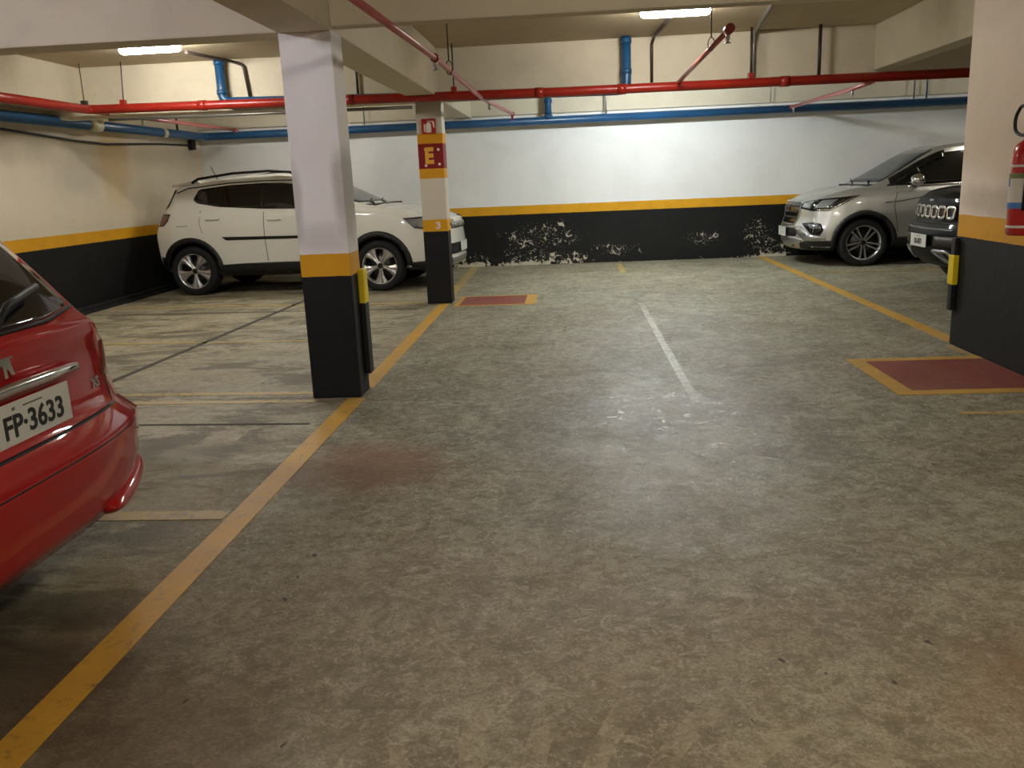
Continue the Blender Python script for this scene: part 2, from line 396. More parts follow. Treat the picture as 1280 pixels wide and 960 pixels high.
# sector letter, screw dots and marks on the far pillar
def put_text(name, txt, size, mat, parent, loc, rot, bold=.0, xs=1.0, depth=.003):
    o = link(name, text_mesh(txt, size, depth, bold, xs), mat, parent); o.location = loc; o.rotation_euler = rot; return o
tag(put_text('painted_letter', 'E', .225, M['letter_yellow'], p2, (-1.535, 9.668, 1.62), (PI/2, 0, 0), .012, .85), 'yellow letter E')
for (x, z) in ((-1.43, 1.69), (-1.575, 1.525), (-1.425, 1.535), (-1.57, 1.695)):
    tag(MB().lathe([(.0, -.004), (.013, -.003), (.015, 0)], 12, 'Y', (x, 9.67, z)).build('white_mark', M['white_paint'], p2), 'white dab of paint')
o = put_text('painted_number', '3', .1, M['white_paint'], p2, (-1.48, 9.668, .872), (PI/2, 0, 0), .003, 1.3); tag(o, 'worn white number mark')
sg = empty('hydrant_sign', (-1.52, 9.655, 1.86), 0, 'small red sign with a white extinguisher symbol at the top of the far pillar', 'sign')
MB().box(-.077, .077, 0, .012, .0, .155, .002).build('sign_panel', M['sign_red'], sg)
sy = MB().prism([(-.028, .012), (.028, .012), (.028, .09), (.018, .112), (-.018, .112), (-.028, .09)], -.003, .0)
sy.box(-.012, .012, -.003, 0, .112, .135).box(-.012, .05, -.003, 0, .120, .130).prism([(.04, .128), (.062, .128), (.066, .06), (.056, .06)], -.003, 0)
sy.box(-.05, -.036, -.003, 0, .02, .10)
sy.build('extinguisher_symbol', M['white_paint'], sg)
# rubber corner guards
g = empty('corner_guard', (-1.375, 5.56, .12), 0, 'tall black and yellow rubber guard on the nearest pillar side', 'corner guard')
MB().box(-.015, .022, -.05, .05, 0, .47, .008).build('black_section', M['black_rubber'], g)
MB().box(-.016, .025, -.052, .052, .47, .69, .008).build('yellow_section', M['yellow_guard'], g)
g = empty('corner_guard', (2.785, 6.545, .26), 0, 'short yellow and black rubber guard on the corner of the wide right pillar', 'corner guard')
MB().box(-.020, .015, -.03, .03, 0, .2, .006).build('lower_black_section', M['black_rubber'], g)
MB().box(-.016, .015, -.03, .03, .40, .53, .006).build('upper_black_section', M['black_rubber'], g)
MB().box(-.024, .015, -.045, .045, .19, .405, .006).build('yellow_section', M['yellow_guard'], g)

# ------------------------------------------------------------------ floor markings
LZ = .0025
def stripe(name, pts, w, mat, label, cat='floor marking', z=LZ, group=None):
    mb = MB()
    for (a, b) in zip(pts[:-1], pts[1:]):
        a = Vector(a+(0,)); b = Vector(b+(0,)); d = (b-a).normalized(); n = Vector((-d.y, d.x, 0))*w/2
        q = [a-n, b-n, b+n, a+n]
        mb.add([(v.x, v.y, 0.0005) for v in q]+[(v.x, v.y, z) for v in q], [(3, 2, 1, 0), (4, 5, 6, 7), (0, 1, 5, 4), (1, 2, 6, 5), (2, 3, 7, 6), (3, 0, 4, 7)])
    return tag(mb.build(name, mat), label, cat, group or {'yellow_floor_line': 'yellow lines painted on the floor', 'faded_floor_line': 'faded lines on the floor', 'floor_joint': 'dark joints in the floor'}[name])
stripe('yellow_floor_line', [(-1.425, -2.5), (-1.415, 5.33)], .115, M['line'], 'long bold yellow line running from the foreground to the nearest pillar')
stripe('yellow_floor_line', [(-1.425, 5.62), (-1.46, 9.64)], .115, M['line'], 'yellow line between the two left pillars')
stripe('yellow_floor_line', [(-1.48, 9.92), (-1.56, 13.84)], .115, M['line_old'], 'short yellow line from the slim far pillar to the back wall')
stripe('yellow_floor_line', [(2.87, 6.62), (2.95, 13.84)], .12, M['line'], 'yellow line from the wide right pillar to the back wall')
stripe('faded_floor_line', [(.71, 5.0), (.71, 9.2)], .06, M['line_ghost'], 'nearly erased pale line down the middle of the open bay')
stripe('faded_floor_line', [(.71, 12.2), (.71, 13.6)], .08, M['line_old'], 'short faint yellow stub near the middle of the back wall')
stripe('yellow_floor_line', [(-5.8, 3.36), (-1.49, 3.34)], .10, M['line_old'], 'yellow cross line meeting the long line just behind the red car')
stripe('yellow_floor_line', [(-5.8, 5.72), (-1.72, 5.50)], .075, M['line_old'], 'farther of two close yellow cross lines left of the nearest pillar')
stripe('yellow_floor_line', [(-5.8, 5.46), (-1.66, 5.28)], .075, M['line_old'], 'nearer of two close yellow cross lines left of the nearest pillar')
stripe('yellow_floor_line', [(-5.7, 7.75), (-1.9, 7.46)], .07, M['line_old'], 'faint yellow cross line midway between the left pillars')
stripe('yellow_floor_line', [(-5.7, 10.2), (-1.68, 9.76)], .11, M['line_old'], 'yellow cross line in front of the white SUV')
stripe('faded_floor_line', [(3.1, 11.45), (5.2, 11.3)], .08, M['line_old'], 'faint orange cross line beside the silver SUV')
stripe('faded_floor_line', [(2.05, 4.66), (4.2, 4.60)], .06, M['line_old'], 'worn orange dash below the large red floor panel')
stripe('floor_joint', [(-3.48, 4.6), (-3.28, 10.6)], .055, M['joint'], 'dark straight floor joint running away behind the red car', 'floor joint')
stripe('floor_joint', [(-5.6, 9.62), (-1.72, 9.32)], .025, M['joint'], 'thin dark cross joint in front of the white SUV', 'floor joint')
stripe('floor_joint', [(-2.7, 4.80), (-1.55, 4.74)], .03, M['joint'], 'short dark cross joint near the nearest pillar base', 'floor joint')
def floor_panel(x0, x1, y0, y1, bl, br, bf, bb, label, skew=0):
    e = empty('red_floor_panel', (x0, y0, 0), 0, label, 'floor marking', 'red floor panels')
    W, D = x1-x0, y1-y0
    MB().box(bl, W-br, bf, D-bb, .0006, .003).build('red_field', M['redfloor'], e)
    MB().box(0, W, 0, bf, .0006, .0035).box(0, W, D-bb, D, .0006, .0035).box(0, bl, bf, D-bb, .0006, .0035).box(W-br, W, bf, D-bb, .0006, .0035).build('yellow_border', M['line'], e)
    e.rotation_euler.z = skew
floor_panel(-1.33, -.42, 9.38, 10.2, .06, .12, .06, .05, 'small red floor panel with yellow edges beside the slim far pillar')
floor_panel(1.90, 3.4, 5.07, 6.10, .11, .1, .10, .09, 'large red floor panel with yellow edges beside the wide right pillar')

stripe('yellow_floor_line', [(2.765, 5.0), (2.765, 6.5)], .06, M['line_old'], 'rough yellow paint edge along the base of the wide right pillar')

# ------------------------------------------------------------------ pipes
def pipe(name, pts, r, mat, label, cat='pipe', bend=None, seg=14, group=None):
    return tag(MB().tube(pts, r, seg, bend).build(name, mat), label, cat, group)
def collar(parent, pts, r, mat, name='pipe_collar', label=None):
    return tag(MB().tube(pts, r, 16).build(name, mat, parent), label)
yR = 9.42
rp = pipe('fire_main_pipe', [(-5.17, 4.0, 2.26), (-5.17, yR, 2.262), (-.1, yR, 2.20), (XR-.03, yR, 2.175)], .048, M['red_pipe'], 'long red pipe crossing the whole ceiling and turning along the left wall', bend=.10)
for x, z in ((-3.9, 2.2467), (-2.3, 2.2275), (-.3, 2.2025), (.55, 2.198), (2.2, 2.193)):
    collar(rp, [(x-.045, yR, z+.0005), (x+.045, yR, z-.0005)], .054, M['red_pipe'])
bp_ = pipe('upper_blue_pipe', [(-3.73, 9.57, ZC-.003), (-3.73, 9.57, 2.285), (-1.2, 9.57, 2.222), (.61, 9.57, 2.20), (.61, 9.57, ZC-.003)], .05, M['blue_pipe'], 'blue pipe that drops from the ceiling on both ends, just above the red pipe', bend=.09)
for z in (2.36, 2.66): 
    collar(bp_, [(-3.73, 9.57, z), (-3.73, 9.57, z+.05)], .057, M['blue_pipe']); collar(bp_, [(.61, 9.57, z), (.61, 9.57, z+.05)], .057, M['blue_pipe'])
lb = pipe('lower_blue_pipe', [(-5.70, 4.2, 2.17), (-5.70, 13.66, 2.19), (XR-.03, 13.66, 2.185)], .059, M['blue_pipe'], 'long blue pipe low along the left and back walls', bend=.15, seg=20)
collar(lb, [(-5.70, 12.22, 2.18), (-5.70, 12.32, 2.18)], .068, M['ivory'], label='white pipe coupling')
rs = MB().tube([(-.31, 13.66, 2.18), (-.31, 13.66, ZC-.003)], .05, 16).build('riser', M['blue_pipe'], lb)
collar(lb, [(-.31, 13.66, 2.21), (-.31, 13.66, 2.27)], .064, M['blue_pipe']); collar(lb, [(-.31, 13.66, 2.44), (-.31, 13.66, 2.5)], .062, M['blue_pipe'])
vf = tag(MB().tube([(-5.695, 10.32, 2.18), (-5.695, 10.56, 2.18)], .074, 18).build('pipe_valve', M['ivory'], lb), 'ivory valve fitting')
MB().tube([(-5.64, 10.50, 2.22), (-5.60, 10.50, 2.32)], .045, 14).build('valve_cap', M['ivory'], vf)
MB().tube([(-5.66, 10.20, 2.245), (-5.62, 10.50, 2.345)], .014, 8).build('valve_lever', M['black_plastic'], vf)
pipe('conduit', [(-5.0, 9.50, 2.155), (-1.66, 9.52, 2.13)], .017, M['grey_metal'], 'thin grey conduit just under the red pipe on the left')
pipe('conduit', [(3.42, 11.9, 2.52), (XR-.03, 11.9, 2.53)], .022, M['satin'], 'bright thin conduit above the red pipe at far right')
pipe('conduit', [(-3.74, 8.78, 2.69), (-3.60, 9.60, 2.70), (-3.49, 9.64, 2.66), (-3.45, 9.64, 2.30)], .016, M['dark_metal'], 'bent dark conduit leaving the left ceiling lamp', bend=.05)
pipe('conduit', [(.95, 8.38, 2.71), (.90, 9.58, 2.715), (.88, 9.645, 2.65), (.88, 9.645, 2.27)], .016, M['dark_metal'], 'bent conduit leaving the middle ceiling lamp', bend=.04)
pipe('conduit', [(1.75, 7.9, 2.715), (1.93, 9.60, 2.71), (1.93, 9.645, 2.6), (1.93, 9.645, 2.2)], .018, M['grey_metal'], 'grey conduit slanting across the ceiling right of the red slanting pipe', bend=.04)
def rod(x, y, z0, z1, label, r=.006, mat='dark_metal', x1=None, clamp=None):
    z1 -= .002
    o = pipe('hanger_rod', [(x if x1 is None else x1, y, z1), (x, y, z0)], r, M[mat], label, 'hanger rod', seg=8, group='hanger rods holding the ceiling pipes')
    if clamp:
        MB().box(x-.028, x+.028, y-.03, y+.03, z0-.005, z0+.05, .004).build('clamp', M[clamp], o)
    return o
rod(-4.77, yR, 2.295, ZC, 'thin rod with a red clamp holding the red pipe, left of the left lamp', .006, x1=-4.74, clamp='red_pipe')
rod(-5.17, 9.36, 2.30, ZC, 'short dark rod holding the red pipe at its left corner', .005, clamp='dark_metal')
rod(-1.19, yR, 2.255, ZC, 'thin rod holding the red pipe above the slim far pillar', .007, clamp='red_pipe')
rod(1.86, yR, 2.24, ZC, 'reddish rod holding the red pipe beside the slanting grey conduit', .012, clamp='red_pipe')
rod(2.56, 9.5, 2.22, ZC, 'thick dark rod holding the red pipe on the right', .018)
rod(-3.14, 13.66, 2.25, ZC, 'thin rod holding the lower blue pipe between the two left pillars', .010, 'grey_metal')
rod(.56, 13.70, 2.24, ZC, 'double thin rod above the lower blue pipe at the middle', .014, 'satin')
rod(5.06, 13.66, 2.24, ZC, 'thin rod holding the lower blue pipe at far right', .012, 'grey_metal')
rod(5.24, 13.66, 2.24, ZC, 'bracket rod with blue foot beside the far right rod', .012, 'blue_pipe')
rod(3.0, 13.70, 2.30, ZC, 'hairline rod above the blue pipe behind the slanting branch', .006, 'grey_metal')
rod(-5.70, 9.9, 2.24, 2.73, 'short black hanger over the blue pipe at the left wall', .014)
rod(-5.70, 12.75, 2.24, 2.73, 'dark hanger over the blue pipe near the back left corner', .018)
rod(-2.26, 9.64, 2.28, ZC, 'short dark stub rod above the red pipe, left of the slim pillar', .014)
def branch(pts, r, mat, heads, label, endcap=True, hang=()):
    b = pipe('sprinkler_branch', pts, r, M[mat], label, 'sprinkler pipe', seg=14, group='sprinkler branch pipes')
    for (p, h) in heads:
        x, y, z = p
        MB().lathe([(.012, 0), (.016, -.02), (.016, -.035), (.009, -.04), (.009, -.055), (.022, -.058), (.022, -.064), (.0, -.066)], 12, 'Z', (x, y, z-r*.8)).build('sprinkler_head', M[h], b)
    for (x, y, z) in hang:
        MB().tube([(x, y, ZC), (x, y, z+r+.05)], .005, 8).build('hanger', M['dark_metal'], b)
        ring = [(x+math.cos(a)*(r+.008)*.9, y, z+.018+math.sin(a)*(r+.03)) for a in [2*PI*k/16 for k in range(17)]]
        MB().tube(ring, .004, 6, caps=False).build('clevis', M['dark_metal'], b)
    d = (Vector(pts[-1])-Vector(pts[-2])).normalized()
    if endcap: MB().tube([Vector(pts[-1])-d*.03, Vector(pts[-1])+d*.015], r*1.35, 14).build('end_cap', M[mat], b)
    return b
b1 = branch([(-1.04, 2.6, 2.185), (-.925, 6.37, 2.185), (-.905, 9.42, 2.18), (-.74, 11.9, 2.18)], .021, 'pink_pipe', [((-.925, 6.37, 2.185), 'satin'), ((-.87, 9.9, 2.18), 'satin'), ((-.745, 11.86, 2.18), 'red_pipe')],
    'pinkish sprinkler pipe slanting across the top from the foreground over the red pipe', hang=[(-.92, 7.05, 2.185)])
collar(b1, [(-.926, 6.32, 2.185), (-.924, 6.41, 2.185)], .030, M['red_pipe'], label='dark red coupling')
b2 = branch([(1.13, 9.42, 2.235), (1.13, 6.5, 2.29)], .02, 'pink_pipe', [((1.13, 6.56, 2.285), 'satin')], 'short sprinkler pipe sloping up from the red pipe below the middle lamp', hang=[(1.122, 7.25, 2.28)])
MB().tube([(1.13, 6.56, 2.289), (1.13, 6.46, 2.291)], .034, 14).build('elbow', M['red_pipe'], b2)
b3 = branch([(3.08, 9.42, 2.15), (3.20, 10.6, 2.17), (3.28, 13.55, 2.21)], .024, 'pink_pipe', [((3.18, 10.4, 2.168), 'satin'), ((3.283, 13.45, 2.21), 'satin')], 'sprinkler pipe running from the red pipe to the back wall, above the silver SUV')
b4 = branch([(-5.10, 9.42, 2.235), (-5.0, 13.2, 2.24)], .024, 'pink_pipe', [((-5.06, 10.4, 2.236), 'satin'), ((-5.0, 13.1, 2.24), 'dark_metal')], 'faded red sprinkler pipe running from the red corner to the back wall at left')
cb = [(-5.822, y, z) for y, z in ((5.0, 2.12), (7.0, 2.10), (8.8, 2.065), (9.6, 2.03), (10.2, 2.0), (10.9, 1.985), (11.8, 2.02), (12.5, 2.045), (13.1, 2.055), (13.5, 2.06))]
o = pipe('black_cable', cb, .013, M['black_rubber'], 'black cable sagging under the blue pipe along the left wall', 'cable', seg=8)
MB().box(-5.84, -5.76, 13.36, 13.48, 1.99, 2.14, .01).build('cable_box', M['black_plastic'], o)

# ------------------------------------------------------------------ ceiling lamps
def lamp(x, y, ln, label, col, s, w=.6, rot=0):
    e = empty('ceiling_lamp', (x, y, ZC), rot, label, 'ceiling lamp', 'ceiling lamps')
    MB().box(-w/2-.02, w/2+.02, -.055, .055, -.03, 0, .006).build('lamp_base', M['white_paint'], e)
    prof = [(.0, -w/2), (.03, -w/2+.012), (.042, -w/2+.04), (.042, w/2-.04), (.03, w/2-.012), (0, w/2)]
    mb = MB().lathe(prof, 16, 'X', (0, 0, -.058))
    o = mb.build('lamp_diffuser', glow('lamp_glow_'+ln, col, s), e)
    return e
lamp(-3.90, 8.35, 'a', 'glowing ceiling lamp over the left bays, left of the nearest pillar', (1, .965, .89, 1), 145)
lamp(.93, 7.98, 'b', 'glowing ceiling lamp at the top centre of the open bay', (1, .965, .9, 1), 135)
lamp(1.15, 11.6, 'c', 'ceiling lamp hidden behind the far beam, lighting the back wall', COOL, 370)
lamp(-3.9, 11.9, 'd', 'ceiling lamp hidden behind the far beam, above the white SUV', (1, .97, .92, 1), 95)
lamp(-3.6, 2.0, 'e', 'ceiling lamp above the red car', LAV, 285)
lamp(.9, 1.2, 'f', 'ceiling lamp over the foreground floor', WARM, 160)
lamp(5.6, 2.4, 'g', 'ceiling lamp to the right of the wide pillar', WARM, 120)
lamp(6.0, 11.3, 'h', 'ceiling lamp above the silver SUV', (1, .96, .9, 1), 60)
lamp(.9, -2.6, 'i', 'ceiling lamp behind the viewpoint', WARM, 105)

# ------------------------------------------------------------------ fire extinguisher
fe = empty('fire_extinguisher', (2.705, 5.47, .88), 0, 'red fire extinguisher hanging on the wide right pillar', 'fire extinguisher')
MB().lathe([(.0, .0), (.075, .0), (.084, .012), (.084, .46), (.078, .50), (.06, .535), (.03, .555), (.022, .575), (0, .576)], 32, 'Z').build('cylinder', M['ext_red'], fe)
MB().lathe([(.0855, .045), (.0865, .05), (.0865, .056), (.0855, .06)], 32, 'Z', caps=False).build('foot_ring', M['label_white'], fe)
MB().lathe([(.0848, .40), (.0856, .402), (.0856, .412), (.0848, .414)], 32, 'Z', caps=False).build('label_line', M['label_white'], fe)
def arc_label(z0, z1, a0, a1, r, mat, name, parent):
    vs = []; n = 14
    for rr in (r-.0035, r):
        for k in range(n+1):
            a = a0+(a1-a0)*k/n
            vs += [(math.cos(a)*rr, math.sin(a)*rr, z0), (math.cos(a)*rr, math.sin(a)*rr, z1)]
    m = 2*(n+1); fs = []
    for k in range(n):
        i = 2*k; fs += [(i, i+2, i+3, i+1), (m+i, m+i+1, m+i+3, m+i+2), (i+1, i+3, m+i+3, m+i+1), (i, m+i, m+i+2, i+2)]
    fs += [(0, 1, m+1, m), (2*n, m+2*n, m+2*n+1, 2*n+1)]
    return MB().add(vs, fs, False).build(name, mat, parent)
lab = arc_label(.16, .35, 1.75, 4.2, .0862, M['label_white'], 'label', fe)
arc_label(.16, .195, 1.76, 4.19, .0872, M['label_blue'], 'blue_stripe', lab)
arc_label(.29, .335, 2.6, 3.1, .0872, M['label_blue'], 'blue_pictogram', lab)
arc_label(.335, .365, 1.76, 4.19, .0872, plain('label_green', lin(120, 130, 80), .5), 'green_stripe', lab)
MB().lathe([(.0, .57), (.02, .57), (.024, .60), (.018, .62), (0, .62)], 16, 'Z').tube([(0, 0, .6), (0, -.05, .64), (0, -.12, .66)], .008, 8).tube([(0, 0, .6), (0, -.05, .60), (0, -.12, .60)], .008, 8).build('valve', M['dark_metal'], fe)
MB().tube([(0, -.02, .60), (-.03, -.01, .73), (-.03, .06, .76), (-.03, .13, .69), (-.03, .12, .61), (-.03, .05, .585), (-.03, -.08, .575), (-.06, -.13, .45), (-.06, -.12, .15)], .010, 10, bend=.09).build('hose', M['black_rubber'], fe)
MB().box(.0, .095, -.03, .03, .42, .52, .004).build('wall_bracket', M['dark_metal'], fe)

# ================================================================== CARS
def crv(pts):
    xs = [p[0] for p in pts]; ys = [p[1] for p in pts]
    # monotone cubic
    h = np.diff(xs); d = np.diff(ys)/h; m = np.zeros(len(xs))
    m[0] = d[0]; m[-1] = d[-1]
    for i in range(1, len(xs)-1): m[i] = 0 if d[i-1]*d[i] <= 0 else 2*d[i-1]*d[i]/(d[i-1]+d[i])
    def f(x):
        if x <= xs[0]: return ys[0]
        if x >= xs[-1]: return ys[-1]
        i = int(np.searchsorted(xs, x)-1); i = max(0, min(i, len(h)-1)); t = (x-xs[i])/h[i]
        return (2*t**3-3*t*t+1)*ys[i]+(t**3-2*t*t+t)*h[i]*m[i]+(-2*t**3+3*t*t)*ys[i+1]+(t**3-t*t)*h[i]*m[i+1]
    return f
def lincrv(pts):
    xs = [p[0] for p in pts]; ys = [p[1] for p in pts]
    return lambda x: float(np.interp(x, xs, ys))
def cr(P, n):
    out = []
    for i in range(len(P)-1):
        p0 = P[max(i-1, 0)]; p1 = P[i]; p2 = P[i+1]; p3 = P[min(i+2, len(P)-1)]
        for k in range(n):
            t = k/n
            out.append(tuple(.5*((2*p1[j])+(-p0[j]+p2[j])*t+(2*p0[j]-5*p1[j]+4*p2[j]-p3[j])*t*t+(-p0[j]+3*p1[j]-3*p2[j]+p3[j])*t**3) for j in (0, 1)))
    out.append(tuple(P[-1])); return out

class Car:
    def __init__(s, spec, loc, yaw, label, name='car', paint=None):
        s.sp = spec; s.root = empty(name, loc, yaw, label, 'car'); s.paint = paint
        s.body_geo()
    def half(s, x):
        sp = s.sp; b = sp['bot'](x); bl = sp['belt'](x); t = sp['top'](x); wb = sp['wb'](x); wm = sp['wm'](x); wt = sp['wt'](x)
        d = max(t-bl, .012); zm = b+.48*(bl-b)
        k = min(1, d/.25)     # 0 on the hood, 1 in the cabin
        lower = [(0, b), (.5*wm, b), (.86*wm, b), (.965*wm, b+.05)]
        upper = [(.965*wm, b+.05), (.992*wm, b+.14), (wm, zm), (.5*(wm+wb)+.012, bl-.10), (wb, bl),
                 (wb+(wt-wb)*.86, bl+d*.84), (wt*.95, bl+d*.965), (wt*.72, bl+d*1.0+sp['crown']*.45), (wt*.38, t+sp['crown']*.9), (0, t+sp['crown'])]
        return lower[:3]+cr(upper, 4)
    def body_geo(s):
        sp = s.sp; x0, x1 = sp['x0'], sp['x1']
        N = sp.get('n', 72)
        ts = [(1-math.cos(PI*i/N))/2*.5+.5*i/N for i in range(N+1)]
        xs = [x0+(x1-x0)*t for t in ts]
        secs = [s.half(x) for x in xs]; m = len(secs[0])
        def warp(x, y, z):
            wF = min(1, max(0, (x-(x1-sp['lf']))/sp['lf'])); wR = min(1, max(0, ((x0+sp['lr'])-x)/sp['lr']))
            wf = wF**1.3; wr = wR**1.3
            w = sp['wm']((x0+x1)/2)
            df = sp['pf'](z)-sp['kf']*(abs(y)/w)**sp.get('ef', 2.6); dr = sp['pr'](z)+sp['kr']*(abs(y)/w)**sp.get('er', 2.6)
            return x+df*wf+dr*wr
        vs = []; fs = []
        ringn = 2*m-2
        for x, sec in zip(xs, secs):
            ring = [(y, z) for y, z in sec]+[(-y, z) for y, z in sec[-2:0:-1]]
            vs += [(warp(x, y, z), y, z) for y, z in ring]
        for i in range(N):
            for k in range(ringn):
                a = i*ringn+k; b = i*ringn+(k+1) % ringn
                fs.append((a, b, b+ringn, a+ringn))
        C = 24
        for end, i in ((0, 0), (1, N)):
            x = xs[i]; sec = secs[i]; base = i*ringn
            rows = []
            for k in range(1, m-1):
                y, z = sec[k]; row = [base+k]
                for c in range(1, C):
                    yy = y*(1-2*c/C); row.append(len(vs)); vs.append((warp(x, yy, z), yy, z))
                row.append(base+ringn-k); rows.append(row)
            for r0, r1_ in zip(rows[:-1], rows[1:]):
                for c in range(C):
                    q = (r0[c], r0[c+1], r1_[c+1], r1_[c]); fs.append(q if end else q[::-1])
            # close bottom and top fans
            for row, cen in ((rows[0], base), (rows[-1], base+m-1)):
                for c in range(C):
                    q = (cen, row[c+1], row[c]); fs.append(q)
        bm = bmesh.new(); V = [bm.verts.new(v) for v in vs]
        for f in fs:
            try: bm.faces.new([V[i] for i in f])
            except ValueError: pass
        bmesh.ops.remove_doubles(bm, verts=bm.verts, dist=2e-4)
        bmesh.ops.dissolve_degenerate(bm, edges=bm.edges, dist=1e-4)
        bmesh.ops.recalc_face_normals(bm, faces=bm.faces)
        for f in bm.faces: f.smooth = True
        s.bvh = BVHTree.FromBMesh(bm)
        me = bpy.data.meshes.new('body'); bm.to_mesh(me); bm.free()
        o = bpy.data.objects.new('tmp', me); COL.objects.link(o)
        cut = MB(); R = sp['arch']
        for ax in sp['axles']:
            for sd in (-1, 1):
                w = sp['wm'](ax)
                cut.lathe([(R, sd*(w+.15)), (R, sd*(w-.34))], 40, 'Y', (ax, 0, sp['hubz']))
        cme = cut.mesh(); c = bpy.data.objects.new('tmpc', cme); COL.objects.link(c)
        md = o.modifiers.new('b', 'BOOLEAN'); md.object = c; md.operation = 'DIFFERENCE'; md.solver = 'EXACT'
        dg = bpy.context.evaluated_depsgraph_get(); dg.update()
        out = bpy.data.meshes.new_from_object(o.evaluated_get(dg))
        bpy.data.objects.remove(o); bpy.data.objects.remove(c)
        out.materials.clear(); out.materials.append(s.paint); out.materials.append(M['black_plastic'])
        zlow = sp.get('zlow')
        for p in out.polygons:
            cx, cy, cz = p.center; p.use_smooth = True
            for ax in sp['axles']:
                w = sp['wm'](ax)
                d = math.hypot(cx-ax, cz-sp['hubz'])
                if d < R+.004 and abs(cy) < w+.02 and abs(cy) > w-.36 and (d > R-.03 or abs(abs(cy)-(w-.34)) < .02 or abs(p.normal.y) > .95 and abs(cy) < w-.3): p.material_index = 1; p.use_smooth = False
            if abs(p.normal.z) > .8 and cz < .35: p.material_index = 1
            if zlow and cz < zlow(cx): p.material_index = 1
        body = bpy.data.objects.new('body', out); COL.objects.link(body); body.parent = s.root
        s.body = body
    # --- surface patches -------------------------------------------------
    def patch(s, name, polys, mat, view='L', off=.004, depth=.014, step=.05, parent=None, label=None, smooth=True):
        """view: L/R side, F front, B back, or an azimuth angle (0=front, 90=left)"""
        az = {'F': 0, 'L': 90, 'R': -90, 'B': 180}.get(view, view)
        a = math.radians(az); out = Vector((math.cos(a), math.sin(a), 0)); lat = Vector((-math.sin(a), math.cos(a), 0))
        if view in ('L', 'R', 'F', 'B'):
            lat = {'L': Vector((1, 0, 0)), 'R': Vector((1, 0, 0)), 'F': Vector((0, 1, 0)), 'B': Vector((0, 1, 0))}[view]
        if not isinstance(polys[0][0], (list, tuple)): polys = [polys]
        bm = bmesh.new()
        for poly in polys:
            vs = [bm.verts.new((p[0], 0, p[1])) for p in poly]
            try: bm.faces.new(vs)
            except ValueError: continue
        lo = [min(v.co[i] for v in bm.verts) for i in (0, 2)]; hi = [max(v.co[i] for v in bm.verts) for i in (0, 2)]
        for ax_, (l, h) in enumerate(zip(lo, hi)):
            q = math.ceil((l+1e-4)/step)*step
            while q < h:
                co_ = (q, 0, 0) if ax_ == 0 else (0, 0, q); no = (1, 0, 0) if ax_ == 0 else (0, 0, 1)
                bmesh.ops.bisect_plane(bm, geom=list(bm.verts)+list(bm.edges)+list(bm.faces), plane_co=co_, plane_no=no, dist=1e-5)
                q += step
        bmesh.ops.triangulate(bm, faces=list(bm.faces))
        bmesh.ops.remove_doubles(bm, verts=bm.verts, dist=2e-4)
        norms = {}
        for v in bm.verts:
            base = lat*v.co.x+Vector((0, 0, v.co.z))
            hit, n, i, d = s.bvh.ray_cast(base+out*6, -out)
            if hit is None or (d is not None and d > 6.2):
                h2, n2, i2, d2 = s.bvh.find_nearest(base+out*.9)
                hit, n = h2, n2
            if n.dot(out) < 0: n = -n
            norms[v] = n; v.co = hit+n*off
        bm.verts.index_update()
        edges = [e for e in bm.edges if e.is_boundary]
        r = bmesh.ops.extrude_edge_only(bm, edges=edges)
        nv = [g_ for g_ in r['geom'] if isinstance(g_, bmesh.types.BMVert)]
        for v in nv:
            best = min(((e.other_vert(v)) for e in v.link_edges if e.other_vert(v) in norms), key=lambda u: (u.co-v.co).length, default=None)
            if best is not None: v.co = best.co-norms[best]*(depth+off)
        bmesh.ops.recalc_face_normals(bm, faces=bm.faces)
        for f in bm.faces: f.smooth = smooth and len(f.verts) == 3
        c = Vector((0, 0, .7)); 
        me = bpy.data.meshes.new(name); bm.to_mesh(me); bm.free()
        return tag(link(name, me, mat, parent or s.body), label)
    def line(s, name, pts, w, mat, view='L', off=.003, depth=.01, parent=None, closed=False, label=None):
        P = [Vector(p) for p in pts]; L_ = []; R2 = []
        n = len(P)
        for i in range(n):
            a = P[i-1] if (i or closed) else P[i]; b = P[(i+1) % n] if (i < n-1 or closed) else P[i]
            d = (b-a).normalized() if (b-a).length else Vector((1, 0)); no = Vector((-d.y, d.x))*w/2
            L_.append(tuple(P[i]+no)); R2.append(tuple(P[i]-no))
        polys = [[L_[i], L_[(i+1) % n], R2[(i+1) % n], R2[i]] for i in range(n if closed else n-1)]
        return s.patch(name, polys, mat, view, off, depth, .06, parent, label)
    def arch_trim(s, w_in, w_out, mat, view, off=.012, name='arch_trim', a0=-18, a1=198):
        for ax in s.sp['axles']:
            hz = s.sp['hubz']
            ang = [math.radians(a0+(a1-a0)*k/22) for k in range(23)]
            inn = [(ax+w_in*math.cos(t), hz+w_in*math.sin(t)) for t in ang]
            ou = [(ax+w_out*math.cos(t), hz+w_out*math.sin(t)) for t in ang]
            polys = [[inn[k], ou[k], ou[k+1], inn[k+1]] for k in range(22)]
            s.patch(name, polys, mat, view, off, .03, .2)
    def wheels(s, make):
        first = None
        for ax in s.sp['axles']:
            for sd in (-1, 1):
                w = s.sp['wm'](ax)
                if first is None:
                    first = make(s.root); o = first
                else:
                    o = first.copy(); COL.objects.link(o); o.parent = s.root
                    for ch in first.children:
                        c = ch.copy(); COL.objects.link(c); c.parent = o
                o.location = (ax, sd*(w-.125), s.sp['hubz']); o.rotation_euler = (0, 0, 0 if sd > 0 else PI)
